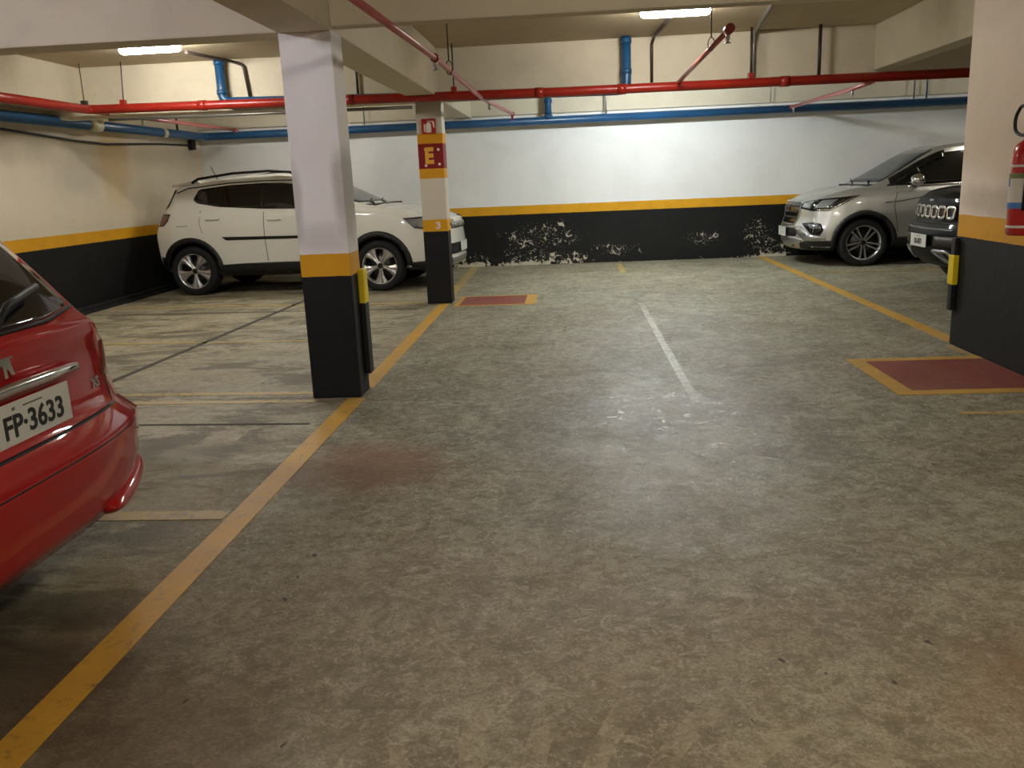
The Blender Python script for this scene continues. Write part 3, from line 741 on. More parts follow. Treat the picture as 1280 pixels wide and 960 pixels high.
def round_poly(P, r=.03, n=4):
    out = []
    m = len(P)
    for i in range(m):
        p = Vector(P[i]); a = (Vector(P[i-1])-p); b = (Vector(P[(i+1) % m])-p)
        d = min(r, a.length*.45, b.length*.45); a = p+a.normalized()*d; b = p+b.normalized()*d
        for k in range(n+1):
            t = k/n; q = a*(1-t)**2+p*2*t*(1-t)+b*t*t; out.append((q.x, q.y))
    return out
def wheel_maker(R, rr, style):
    def make(root):
        w = MB().lathe([(rr-.01, -.10), (rr+.02, -.112), (R-.03, -.115), (R-.008, -.10), (R, -.07), (R, .07), (R-.008, .10), (R-.03, .115), (rr+.02, .112), (rr-.005, .10), (rr-.015, .0), (rr-.01, -.10)], 48, 'Y', caps=False).build('wheel', M['tyre'], root)
        rim = MB().lathe([(rr-.012, -.09), (rr-.02, .02), (rr-.022, .085), (rr-.008, .098), (rr+.004, .103), (rr+.006, .098), (rr-.002, .08)], 48, 'Y', caps=False)
        back = MB().lathe([(0, .0), (rr-.02, .0), (rr-.02, .01), (0, .01)], 40, 'Y').lathe([(0, .012), (.13, .012), (.135, .022), (.13, .03), (0, .03)], 32, 'Y')
        back.build('brake_disc', M['rim_dark'], w)
        if style == 'five':
            for k in range(5):
                a = -PI/2+2*PI*k/5
                def P(r, off, h): return (math.cos(a)*r-math.sin(a)*off, h, math.sin(a)*r+math.cos(a)*off)
                rows = [(.025, .030, .078), (.06, .024, .082), (.10, .030, .088), (.15, .048, .090), (.19, .074, .092), (rr-.012, .098, .094)]
                vs = []; fs = []
                for (r, hw, h) in rows:
                    vs += [P(r, -hw, h-.012), P(r, -hw*.45, h), P(r, 0, h-.010), P(r, hw*.45, h), P(r, hw, h-.012), P(r, hw, h-.045), P(r, -hw, h-.045)]
                for i in range(len(rows)-1):
                    for j in range(7): fs.append((i*7+j, i*7+(j+1) % 7, (i+1)*7+(j+1) % 7, (i+1)*7+j))
                fs += [tuple(range(7)), tuple(range(len(rows)*7-7, len(rows)*7))[::-1]]
                rim.add(vs, fs, False)
        else:
            for k in range(5):
                a = -PI/2+2*PI*k/5
                def P(r, off, h): return (math.cos(a)*r-math.sin(a)*off, h, math.sin(a)*r+math.cos(a)*off)
                for sgn in (-1, 1):
                    vs = []; fs = []
                    rows = [(.03, .012, .078), (.09, .022, .086), (.16, .030, .092), (rr-.01, .042, .096)]
                    for (r, c, h) in rows:
                        hw = .0075+.004*(r/rr)
                        vs += [P(r, sgn*c-hw, h), P(r, sgn*c+hw, h), P(r, sgn*c+hw, h-.03), P(r, sgn*c-hw, h-.03)]
                    for i in range(len(rows)-1):
                        for j in range(4): fs.append((i*4+j, i*4+(j+1) % 4, (i+1)*4+(j+1) % 4, (i+1)*4+j))
                    fs += [(0, 1, 2, 3), tuple(range(len(rows)*4-4, len(rows)*4))[::-1]]
                    rim.add(vs, fs, False)
        rim.build('rim', M['rim'], w)
        MB().lathe([(.034, .05), (.034, .084), (.026, .090), (0, .091)], 20, 'Y').build('hub_cap', M['gloss_black'], w)
        return w
    return make
def plate_on(car, txt, c, view, w=.40, h=.13, sz=.088, xs=.78, tilt=0, name='licence_plate'):
    """c: local centre point; view F or B"""
    o = MB().box(-w/2, w/2, -h/2, h/2, -.004, .002, .0015).build(name, M['plate'], car.root)
    sg_ = 1 if view == 'F' else -1
    rot = Matrix.Rotation(PI/2, 4, 'X'); rz = Matrix.Rotation(PI/2 if view == 'F' else -PI/2, 4, 'Z')
    o.matrix_local = Matrix.Translation(c) @ rz @ Matrix.Rotation(tilt, 4, 'X') @ rot
    if txt:
        me = text_mesh(txt, sz, .0008, .0022, xs)
        t = link('plate_number', me, M['plate_ink'], o); t.location = (0, -.012, .0032)
    MB().box(-.05, .05, .042, .047, .001, .003).box(-.105, -.09, .040, .050, .001, .003).build('plate_print', M['grey_metal'], o)
    return o
def mirror(car, x, y, z, mat, sd=1):
    bm = bmesh.new(); bmesh.ops.create_uvsphere(bm, u_segments=20, v_segments=12, radius=1)
    for v in bm.verts:
        p = v.co; q = Vector((p.x*.12, p.y*.125, p.z*.08))
        if p.x < 0: q.x *= .35
        v.co = q+Vector((x, sd*(y+.10), z))
    for f in bm.faces: f.smooth = True
    me = bpy.data.meshes.new('m'); bm.to_mesh(me); bm.free()
    o = link('side_mirror', me, mat, car.root)
    MB().tube([(x-.01, sd*(y-.02), z-.075), (x, sd*(y+.07), z-.05)], .022, 10).build('mirror_stalk', M['black_plastic'], o)
    return o

# ------------------------------------------------------------------ white SUV behind the pillars
sp = dict(x0=-2.03, x1=1.98, crown=.012, lf=.55, lr=.38, kf=-.0, kr=.0, arch=.385, axles=(-1.49, 1.07), hubz=.325)
sp['top'] = crv([(-2.03, 1.05), (-1.97, 1.13), (-1.85, 1.28), (-1.74, 1.42), (-1.45, 1.475), (-.9, 1.53), (-.35, 1.545), (-.05, 1.51), (.2, 1.415), (.48, 1.28), (.84, 1.12), (.95, 1.10), (1.39, 1.045), (1.75, .96), (1.98, .87)])
sp['belt'] = crv([(-2.03, 1.03), (-1.9, 1.07), (-1.7, 1.10), (-1.2, 1.12), (-.6, 1.085), (.3, 1.05), (.9, 1.03), (1.2, 1.04), (1.6, .985), (1.98, .84)])
sp['bot'] = crv([(-2.03, .30), (-1.9, .25), (-1.0, .25), (1.4, .25), (1.9, .24), (1.98, .28)])
sp['wb'] = crv([(-2.03, .74), (-1.7, .82), (-1, .845), (.5, .845), (1.2, .82), (1.8, .76), (1.98, .68)])
sp['wm'] = crv([(-2.03, .79), (-1.7, .87), (-1, .885), (.5, .885), (1.3, .88), (1.8, .84), (1.98, .74)])
sp['wt'] = crv([(-2.03, .66), (-1.75, .60), (-1.2, .62), (0, .63), (.5, .62), (1.0, .68), (1.3, .70), (1.98, .60)])
sp['kf'] = .22; sp['kr'] = .13
sp['pf'] = crv([(.2, -.06), (.32, .01), (.5, .02), (.7, .0), (.85, -.02), (1.0, -.10)])
sp['pr'] = crv([(.28, .08), (.42, -.02), (.6, -.05), (.8, -.06), (.95, -.01), (1.1, .03)])
jc = Car(sp, (-3.49, 11.98, 0), math.radians(-4.2), 'cream white SUV parked by the back wall behind the two left pillars', paint=M['car_white'])
jc.root.location = (-3.49+.0, 11.1+.885, 0)
s_ = 'R'
for vw in ('R', 'L'):
    gl = [(-1.44, 1.255), (-1.37, 1.205), (-1.06, 1.150), (-.45, 1.105), (.15, 1.085), (.62, 1.075), (.66, 1.10), (.32, 1.28), (.10, 1.385), (-.2, 1.425), (-.5, 1.43), (-.95, 1.42), (-1.34, 1.385), (-1.38, 1.37)]
    w = jc.patch('side_window', round_poly(gl, .03), M['glass'], vw, .003)
    jc.line('window_frame', [(-.455, 1.11), (-.47, 1.42)], .05, M['gloss_black'], vw, .006, .004, w)
    jc.line('chrome_strip', [(-1.70, 1.345), (-1.55, 1.40), (-1.34, 1.415), (-.95, 1.447), (-.5, 1.458), (.0, 1.452)], .010, M['black_plastic'], vw, .008, .008)
    jc.line('door_seam', [(-.43, 1.07), (-.44, .75), (-.42, .44)], .008, M['black_plastic'], vw, .0015, .004)
    jc.line('door_seam', [(.68, 1.05), (.66, .75), (.64, .44)], .008, M['black_plastic'], vw, .0015, .004)
    jc.line('door_seam', [(-1.30, 1.12), (-1.33, .95), (-1.30, .82)], .006, M['black_plastic'], vw, .0012, .004)
    jc.patch('side_molding', round_poly([(-1.03, .765), (.52, .745), (.52, .715), (-.85, .722), (-.97, .722)], .012), M['black_plastic'], vw, .012, .02)
    jc.patch('sill_trim', [(-1.11, .25), (.70, .25), (.70, .42), (-.3, .42), (-.75, .415), (-1.11, .40)], M['black_plastic'], vw, .008, .02)
    jc.patch('door_handle', round_poly([(-1.23, .985), (-1.05, .985), (-1.03, 1.0), (-1.05, 1.012), (-1.23, 1.012)], .008), M['car_white'], vw, .022, .03)
    jc.patch('door_handle', round_poly([(-.38, .955), (-.20, .955), (-.18, .97), (-.20, .982), (-.38, .982)], .008), M['car_white'], vw, .022, .03)
    jc.line('fuel_flap_edge', [(-1.66, .92), (-1.50, .92)], .006, M['black_plastic'], vw, .0015, .004)
    jc.arch_trim(.375, .445, M['black_plastic'], vw)
    sdv = 1 if vw == 'L' else -1; azt = 135*sdv
    def T(x, y): return -math.sin(math.radians(azt))*x+math.cos(math.radians(azt))*y*sdv
    tl = round_poly([(T(-1.76, .84), 1.07), (T(-1.80, .84), .99), (T(-1.88, .82), .93), (T(-2.03, .60), .925), (T(-2.02, .42), .935), (T(-1.98, .42), 1.075)], .015)
    t_ = jc.patch('tail_light', tl, M['lamp_red'], azt, .008, .02)
    jc.line('tail_light_rim', tl, .014, M['gloss_black'], azt, .011, .008, t_, closed=True)
    jc.patch('headlight', round_poly([(1.43, .905), (1.70, .905), (1.94, .87), (1.98, .79), (1.80, .765), (1.58, .80)], .015), M['lamp_clear'], vw, .008, .02)
    jc.line('headlight_rim', [(1.93, .885), (1.70, .915), (1.42, .912), (1.56, .80), (1.79, .762)], .016, M['gloss_black'], vw, .011, .01)
    jc.line('headlight_rim', [(1.56, .79), (1.79, .752)], .010, M['chrome'], vw, .011, .01, label='silver lower lamp trim')
    jc.patch('bumper_lower', [(-2.2, .25), (-1.86, .25), (-1.86, .44), (-1.92, .52), (-2.2, .56)], M['black_plastic'], vw, .006, .02)
    jc.patch('bumper_lower', [(1.49, .24), (2.2, .26), (2.2, .40), (1.49, .36)], M['black_plastic'], vw, .006, .02)
    zr = MB().tube([(-1.50, (1 if vw == 'L' else -1)*.60, 1.475), (-1.40, (1 if vw == 'L' else -1)*.61, 1.52), (-.9, (1 if vw == 'L' else -1)*.62, 1.573), (-.4, (1 if vw == 'L' else -1)*.625, 1.583), (-.12, (1 if vw == 'L' else -1)*.615, 1.56), (.0, (1 if vw == 'L' else -1)*.61, 1.50)], .018, 10)
    zr.build('roof_rail', M['black_plastic'], jc.root)
ws = jc.patch('windscreen', round_poly([(-.66, 1.135), (.66, 1.135), (.56, 1.46), (-.56, 1.46)], .04), M['windscreen'], 'F', .004)
MB().tube([(.98, -.60, 1.12), (.88, -.45, 1.14), (.80, -.1, 1.165)], .012, 8).tube([(.98, -.06, 1.12), (.88, .10, 1.14), (.80, .45, 1.165)], .010, 8).box(.88, 1.02, -.66, .66, 1.09, 1.11, .006).build('wiper', M['black_plastic'], jc.root)
jc.patch('rear_window', round_poly([(-.60, 1.14), (.60, 1.14), (.52, 1.39), (-.52, 1.39)], .03), M['glass'], 'B', .004)
for sdv in (-1, 1):
    azt = 150*sdv
    def T(x, y): return -math.sin(math.radians(azt))*x+math.cos(math.radians(azt))*y*sdv
    jc.patch('rear_window_side', [(T(-1.72, .55), 1.40), (T(-1.66, .60), 1.37), (T(-1.86, .72), 1.16), (T(-1.93, .66), 1.14)], M['gloss_black'], azt, .010, .02)
MB().prism([(-1.80, 1.425), (-1.80, 1.455), (-1.45, 1.50), (-1.40, 1.47)], -.58, .58).build('spoiler', M['car_white'], jc.root)
MB().tube([(-1.28, -.3, 1.50), (-1.36, -.3, 1.68)], .006, 8).build('antenna', M['black_plastic'], jc.root)
jc.patch('grille', round_poly([(-.42, .745), (.42, .745), (.40, .825), (-.40, .825)], .02), M['gloss_black'], 'F', .010, .02)
for k in range(7): jc.patch('grille_slot', round_poly([(-.36+k*.12-.045, .755), (-.36+k*.12+.045, .755), (-.36+k*.12+.04, .815), (-.36+k*.12-.04, .815)], .015), M['satin'], 'F', .014, .01)
jc.patch('lower_grille', round_poly([(-.55, .42), (.55, .42), (.60, .56), (-.60, .56)], .03), M['black_plastic'], 'F', .008, .02)
for sd in (-1, 1):
    jc.patch('fog_slot', round_poly([(sd*.52, .64), (sd*.76, .64), (sd*.76, .685), (sd*.52, .685)][::sd], .01), M['gloss_black'], 'F', .008, .02)
    jc.patch('corner_intake', round_poly([(sd*.60, .40), (sd*.78, .42), (sd*.78, .54), (sd*.66, .54)][::sd], .01), M['black_plastic'], 'F', .010, .02)
jc.patch('skid_plate', round_poly([(-.45, .31), (.45, .31), (.5, .38), (-.5, .38)], .02), M['satin'], 'F', .010, .02)
plate_on(jc, '', (2.022, 0, .50), 'F')
jc.wheels(wheel_maker(.325, .238, 'five'))
mirror(jc, .42, .86, 1.10, M['car_white'], -1); mirror(jc, .42, .86, 1.10, M['car_white'], 1)

# ------------------------------------------------------------------ silver SUV at the back right
sp = dict(x0=-2.0, x1=2.06, crown=.012, lf=.62, lr=.4, arch=.375, axles=(-1.25, 1.27), hubz=.315)
sp['top'] = crv([(-2.0, 1.0), (-1.8, 1.25), (-1.65, 1.45), (-1.2, 1.53), (-.6, 1.56), (-.1, 1.565), (.22, 1.535), (.45, 1.44), (.80, 1.24), (1.10, 1.08), (1.18, 1.055), (1.4, 1.035), (1.7, .985), (1.92, .93), (2.06, .865)])
sp['belt'] = crv([(-2.0, .98), (-1.5, 1.10), (-.6, 1.06), (.3, 1.03), (.95, 1.01), (1.25, 1.005), (1.6, .955), (2.06, .83)])
sp['bot'] = crv([(-2.0, .30), (-1.8, .24), (1.3, .24), (1.8, .21), (2.06, .22)])
sp['wb'] = crv([(-2.0, .72), (-1.5, .80), (.5, .82), (1.3, .80), (1.8, .74), (2.06, .66)])
sp['wm'] = crv([(-2.0, .78), (-1.5, .865), (.5, .87), (1.3, .865), (1.8, .82), (2.06, .73)])
sp['wt'] = crv([(-2.0, .62), (-1.5, .58), (0, .61), (.4, .60), (1.0, .66), (1.3, .67), (2.06, .60)])
sp['kf'] = .30; sp['kr'] = .13; sp['ef'] = 2.2
sp['pf'] = crv([(.2, -.04), (.3, .05), (.42, .07), (.55, .05), (.62, .02), (.8, .0), (.88, -.03), (1.0, -.10)])
sp['pr'] = crv([(.28, .08), (.42, .0), (.6, -.05), (.8, -.05), (.95, .0), (1.1, .03)])
cr_ = Car(sp, (5.18, 12.85, 0), PI, 'silver SUV with dark five spoke wheels parked nose left at the back wall', paint=M['car_silver'])
for vw in ('L', 'R'):
    gl = [(-1.3, 1.12), (-.9, 1.085), (-.3, 1.075), (.40, 1.065), (.52, 1.08), (.66, 1.10), (.90, 1.06), (.74, 1.20), (.45, 1.365), (.22, 1.455), (-.1, 1.49), (-.7, 1.48), (-1.2, 1.40)]
    gl = [(-1.3, 1.12), (-.9, 1.085), (-.3, 1.075), (.46, 1.055), (1.0, 1.045), (.72, 1.20), (.45, 1.365), (.20, 1.455), (-.1, 1.475), (-.7, 1.465), (-1.2, 1.40)]
    w = cr_.patch('side_window', round_poly(gl, .02), M['glass'], vw, .003)
    cr_.line('window_frame', [(.50, 1.06), (.56, 1.27)], .022, M['gloss_black'], vw, .006, .004, w)
    px_ = [.94-.08*k for k in range(10)]
    ub = [(x, sp['belt'](x)+.90*(sp['top'](x)-sp['belt'](x))) for x in px_]
    lbn = [(x, max(sp['belt'](x)+.008, z-.10)) for x, z in ub]
    cr_.patch('front_roof_post', ub+lbn[::-1], M['gloss_black'], vw, .004, .01)
    cr_.line('chrome_strip', [(-1.3, 1.105), (-.9, 1.07), (-.3, 1.058), (.46, 1.040), (.72, 1.032)], .022, M['chrome'], vw, .010, .01)
    cr_.line('side_crease', [(1.02, .835), (.80, .85), (.45, .91), (.0, .985), (-.5, 1.0)], .010, M['dark_metal'], vw, .004, .006)
    cr_.line('door_seam', [(.86, 1.03), (.90, .8), (.84, .45)], .007, M['black_plastic'], vw, .0015, .004)
    cr_.line('door_seam', [(-.30, 1.03), (-.28, .8), (-.30, .42)], .007, M['black_plastic'], vw, .0015, .004)
    cr_.patch('sill_trim', [(-.9, .24), (.92, .24), (.90, .38), (-.9, .40)], M['black_plastic'], vw, .008, .02)
    cr_.patch('door_handle', round_poly([(-.10, .99), (-.30, .99), (-.30, 1.015), (-.10, 1.015)][::-1], .008), M['chrome'], vw, .022, .03)
    cr_.arch_trim(.368, .428, M['black_plastic'], vw)
    cr_.patch('tail_light', round_poly([(-2.06, 1.0), (-1.75, 1.03), (-1.8, .92), (-2.06, .86)], .015), M['lamp_red'], vw, .010, .02)
# front corner details: azimuth 50 degrees, a = -sin*x + cos*y
for sd in (1, -1):
    az = 45*sd
    def A(x, y): return -math.sin(math.radians(az))*x+math.cos(math.radians(az))*y*sd
    hl = [(A(1.30, .80), .945), (A(1.55, .77), .925), (A(1.80, .64), .90), (A(1.95, .42), .865), (A(2.01, .38), .785), (A(1.90, .62), .750), (A(1.70, .77), .750), (A(1.52, .82), .85)]
    h_ = cr_.patch('headlight', round_poly(hl, .012), M['gloss_black'], az, .008, .02)
    cr_.line('lamp_strip', [(A(1.34, .80), .935), (A(1.52, .815), .868), (A(1.69, .77), .765), (A(1.84, .68), .765)], .018, M['chrome'], az, .013, .004, h_)
    cr_.patch('lamp_lens', round_poly([(A(1.60, .77), .895), (A(1.78, .67), .885), (A(1.85, .64), .785), (A(1.70, .76), .785)], .012), M['lamp_clear'], az, .012, .004, parent=h_)
    cr_.patch('lamp_lens', round_poly([(A(1.84, .60), .875), (A(1.94, .45), .855), (A(1.98, .44), .795), (A(1.90, .58), .78)], .012), M['lamp_clear'], az, .012, .004, parent=h_)
    cr_.patch('fog_lamp_housing', round_poly([(A(2.0, .50), .585), (A(1.88, .66), .60), (A(1.80, .74), .585), (A(1.78, .78), .50), (A(1.80, .74), .42), (A(1.90, .68), .44)], .015), M['gloss_black'], az, .006, .02)
    cr_.patch('fog_lamp', round_poly([(A(1.93, .60), .575), (A(1.82, .73), .580), (A(1.81, .74), .52), (A(1.90, .66), .515)], .012), M['lamp_clear'], az, .014, .01)
    # bright swoosh under the fog lamp
    cr_.patch('bumper_accent', round_poly([(A(2.09, .38), .535), (A(2.01, .50), .545), (A(1.93, .64), .44), (A(1.76, .78), .405), (A(1.74, .79), .375), (A(1.88, .70), .365), (A(1.97, .58), .37), (A(2.06, .44), .46)], .012), M['satin'], az, .016, .02)
    cr_.patch('bumper_lower', [(A(2.16, .10), .21), (A(1.70, .82), .23), (A(1.66, .82), .355), (A(1.95, .60), .35), (A(2.08, .40), .30)], M['black_plastic'], az, .008, .02)
gp = cr_.patch('grille', round_poly([(-.42, .86), (.42, .86), (.40, .72), (.33, .565), (-.33, .565), (-.40, .72)], .03), M['gloss_black'], 'F', .006, .02)
cr_.line('grille_frame', [(-.42, .865), (-.405, .72), (-.335, .56), (.335, .56), (.405, .72), (.42, .865)], .022, M['satin'], 'F', .012, .01, gp, closed=True)
for z in (.66, .74, .81): cr_.line('grille_bar', [(-.36, z), (.36, z)], .022, M['dark_metal'], 'F', .014, .012, gp)
em = MB().lathe([(.062, -.004), (.066, .004), (.056, .004), (.054, -.004), (.062, -.004)], 24, 'X', caps=False).box(-.004, .005, -.040, -.024, -.035, .035).box(-.004, .005, .024, .040, -.035, .035).box(-.004, .005, -.03, .03, -.008, .008)
em = em.build('front_badge', M['chrome'], cr_.root); em.location = (2.085, 0, .785)
cr_.patch('lower_grille', round_poly([(-.42, .40), (.42, .40), (.50, .52), (-.50, .52)], .03), M['black_plastic'], 'F', .006, .02)
cr_.patch('skid_plate', round_poly([(-.45, .24), (.45, .24), (.55, .37), (.40, .40), (-.40, .40), (-.55, .37)], .03), M['satin'], 'F', .010, .02)
plate_on(cr_, '', (2.155, 0, .46), 'F')
cr_.patch('windscreen', round_poly([(-.66, 1.10), (.66, 1.10), (.53, 1.50), (-.53, 1.50)], .04), M['windscreen'], 'F', .004)
cr_.patch('rear_window', round_poly([(-.58, 1.12), (.58, 1.12), (.52, 1.42), (-.52, 1.42)], .03), M['glass'], 'B', .004)
for sd in (1, -1):
    cr_.line('bonnet_crease', [(A(1.25, .60), 1.045), (A(1.6, .57), 1.0), (A(1.9, .47), .93)], .004, M['dark_metal'], 45*sd, .001, .003) if False else None
    MB().tube([(-1.6, sd*.575, 1.44), (-1.3, sd*.60, 1.53), (-.9, sd*.60, 1.575), (-.35, sd*.60, 1.572), (-.25, sd*.60, 1.54)], .016, 10).build('roof_rail', M['satin'], cr_.root)
MB().tube([(1.15, .55, 1.085), (1.06, .2, 1.13)], .011, 8).tube([(1.18, -.05, 1.09), (1.08, -.45, 1.13)], .011, 8).box(1.10, 1.2, -.62, .62, 1.05, 1.075, .006).build('wiper', M['black_plastic'], cr_.root)
cr_.wheels(wheel_maker(.315, .235, 'twin'))
mirror(cr_, .62, .82, 1.115, M['chrome'], 1); mirror(cr_, .62, .82, 1.115, M['chrome'], -1)

# ------------------------------------------------------------------ black SUV peeking from behind the wide pillar
sp = dict(x0=-2.0, x1=2.03, crown=.012, lf=.5, lr=.35, arch=.40, axles=(-1.25, 1.25), hubz=.34)
sp['top'] = crv([(-2.0, 1.1), (-1.85, 1.50), (-1.7, 1.60), (-.6, 1.65), (.2, 1.62), (.5, 1.45), (.85, 1.18), (1.0, 1.10), (1.5, 1.07), (1.9, 1.02), (2.03, .96)])
sp['belt'] = crv([(-2.0, 1.05), (-1.0, 1.10), (.5, 1.08), (1.2, 1.04), (2.03, .92)])
sp['bot'] = crv([(-2.0, .32), (-1.0, .27), (1.3, .27), (2.03, .28)])
sp['wb'] = crv([(-2.0, .76), (-1, .82), (.8, .82), (1.5, .80), (2.03, .74)])
sp['wm'] = crv([(-2.0, .80), (-1, .885), (.8, .885), (1.5, .87), (2.03, .80)])
sp['wt'] = crv([(-2.0, .68), (-1, .66), (.3, .66), (1.0, .72), (2.03, .68)])
sp['kf'] = .26; sp['kr'] = .1; sp['ef'] = 2.4
sp['pf'] = crv([(.27, -.10), (.38, .02), (.5, .07), (.66, .07), (.72, .0), (.9, -.02), (1.0, -.06)])
sp['pr'] = crv([(.3, .05), (.5, -.04), (.8, -.02), (1.1, 0)])
rn = Car(sp, (5.74, 9.42, 0), PI, 'black SUV whose chrome slotted nose peeks out behind the wide right pillar', paint=M['car_black'])
for vw in ('L', 'R'):
    rn.patch('side_window', round_poly([(-1.6, 1.17), (.2, 1.13), (.78, 1.11), (.45, 1.40), (.15, 1.54), (-1.55, 1.53)], .04), M['glass'], vw, .003)
    rn.arch_trim(.39, .46, M['black_plastic'], vw)
    rn.patch('sill_trim', [(-.85, .27), (.85, .27), (.85, .44), (-.85, .44)], M['black_plastic'], vw, .008, .02)
    rn.patch('tail_light', round_poly([(-2.04, 1.05), (-1.85, 1.05), (-1.85, .85), (-2.04, .85)], .02), M['lamp_red'], vw, .01, .02)
gr = rn.patch('grille', round_poly([(-.50, .775), (.50, .775), (.50, .885), (-.50, .885)], .03), M['black_plastic'], 'F', .004, .02)
for k in range(7):
    y = (k-3)*.143; q = [(y-.050, .775), (y+.050, .775), (y+.056, .885), (y-.056, .885)]
    rn.line('grille_slot_ring', round_poly(q, .03, 3), .030, M['chrome'], 'F', .018, .02, gr, closed=True)
rn.line('grille_lower_strip', [(-.55, .665), (.55, .665)], .012, M['satin'], 'F', .012, .01)
rn.line('grille_lower_strip', [(-.60, .725), (.60, .725)], .008, M['dark_metal'], 'F', .010, .01)
for sd in (-1, 1):
    c = [(sd*(.66)+.085*math.cos(t), .83+.085*math.sin(t)) for t in [2*PI*k/18 for k in range(18)]]
    rn.patch('headlight', c, M['lamp_clear'], 'F', .008, .02)
    # skid bracket with a hollow centre
    q = [(sd*.28, .455), (sd*.50, .455), (sd*.62, .34), (sd*.47, .335)]
    rn.line('skid_bracket', round_poly(q, .02, 2), .030, M['satin'], 'F', .018, .02, closed=True)
    rn.patch('fog_recess', round_poly([(sd*.30, .50), (sd*.62, .50), (sd*.60, .60), (sd*.30, .60)][::sd], .02), M['dark_metal'], 'F', .008, .02)
rn.patch('front_badge', round_poly([(-.05, .935), (.05, .935), (.05, .955), (-.05, .955)], .008), M['satin'], 'F', .010, .01)
plate_on(rn, 'OIL-8571', (2.125, .02, .545), 'F', sz=.075, xs=.70)
rn.patch('windscreen', round_poly([(-.66, 1.16), (.66, 1.16), (.60, 1.56), (-.60, 1.56)], .04), M['windscreen'], 'F', .004)
rn.patch('rear_window', round_poly([(-.6, 1.2), (.6, 1.2), (.58, 1.48), (-.58, 1.48)], .03), M['glass'], 'B', .004)
rn.wheels(wheel_maker(.34, .235, 'twin'))
mirror(rn, .60, .84, 1.16, M['car_black'], 1); mirror(rn, .60, .84, 1.16, M['car_black'], -1)

# ------------------------------------------------------------------ red hatchback in the left foreground (seen from behind)
# local frame: forward +x; the car faces -X in the room, its tail towards +X
sp = dict(x0=-1.88, x1=1.85, crown=.014, lf=.5, lr=.42, arch=.345, axles=(-1.12, 1.28), hubz=.30, n=80)
sp['top'] = crv([(-1.88, .90), (-1.84, .935), (-1.78, 1.0), (-1.62, 1.17), (-1.48, 1.30), (-1.33, 1.375), (-1.0, 1.41), (-.4, 1.425), (.0, 1.40), (.3, 1.28), (.75, 1.0), (.9, .94), (1.3, .88), (1.7, .78), (1.85, .68)])
sp['belt'] = crv([(-1.88, .86), (-1.7, .93), (-1.3, .95), (-.5, .93), (.5, .90), (1.0, .87), (1.85, .62)])
sp['bot'] = crv([(-1.88, .205), (-1.6, .20), (-1.0, .19), (1.3, .19), (1.85, .22)])
sp['wb'] = crv([(-1.88, .60), (-1.7, .70), (-1.2, .75), (.8, .75), (1.4, .70), (1.85, .58)])
sp['wm'] = crv([(-1.88, .785), (-1.7, .81), (-1.2, .825), (.8, .82), (1.4, .80), (1.85, .68)])
sp['wt'] = crv([(-1.88, .56), (-1.6, .545), (-1.3, .55), (.0, .56), (.5, .58), (.9, .66), (1.85, .52)])
sp['kf'] = .25; sp['kr'] = .115; sp['er'] = 3.4
sp['pf'] = crv([(.2, -.03), (.4, .02), (.55, .0), (.7, -.05)])
sp['pr'] = lincrv([(.18, .04), (.20, .0), (.24, -.03), (.34, -.055), (.42, -.066), (.475, -.070), (.49, -.066), (.50, -.072), (.530, -.074), (.545, -.066), (.556, -.045), (.564, -.030), (.570, -.012), (.576, -.004), (.62, .008), (.66, .016), (.70, .018), (.80, .012), (.86, -.006), (.90, -.010), (.95, .0)])
rc = Car(sp, (-1.72-1.88, 2.43, 0), PI, 'glossy red hatchback cut off by the left edge, seen from behind', paint=M['car_red'])
BACK = 'B'
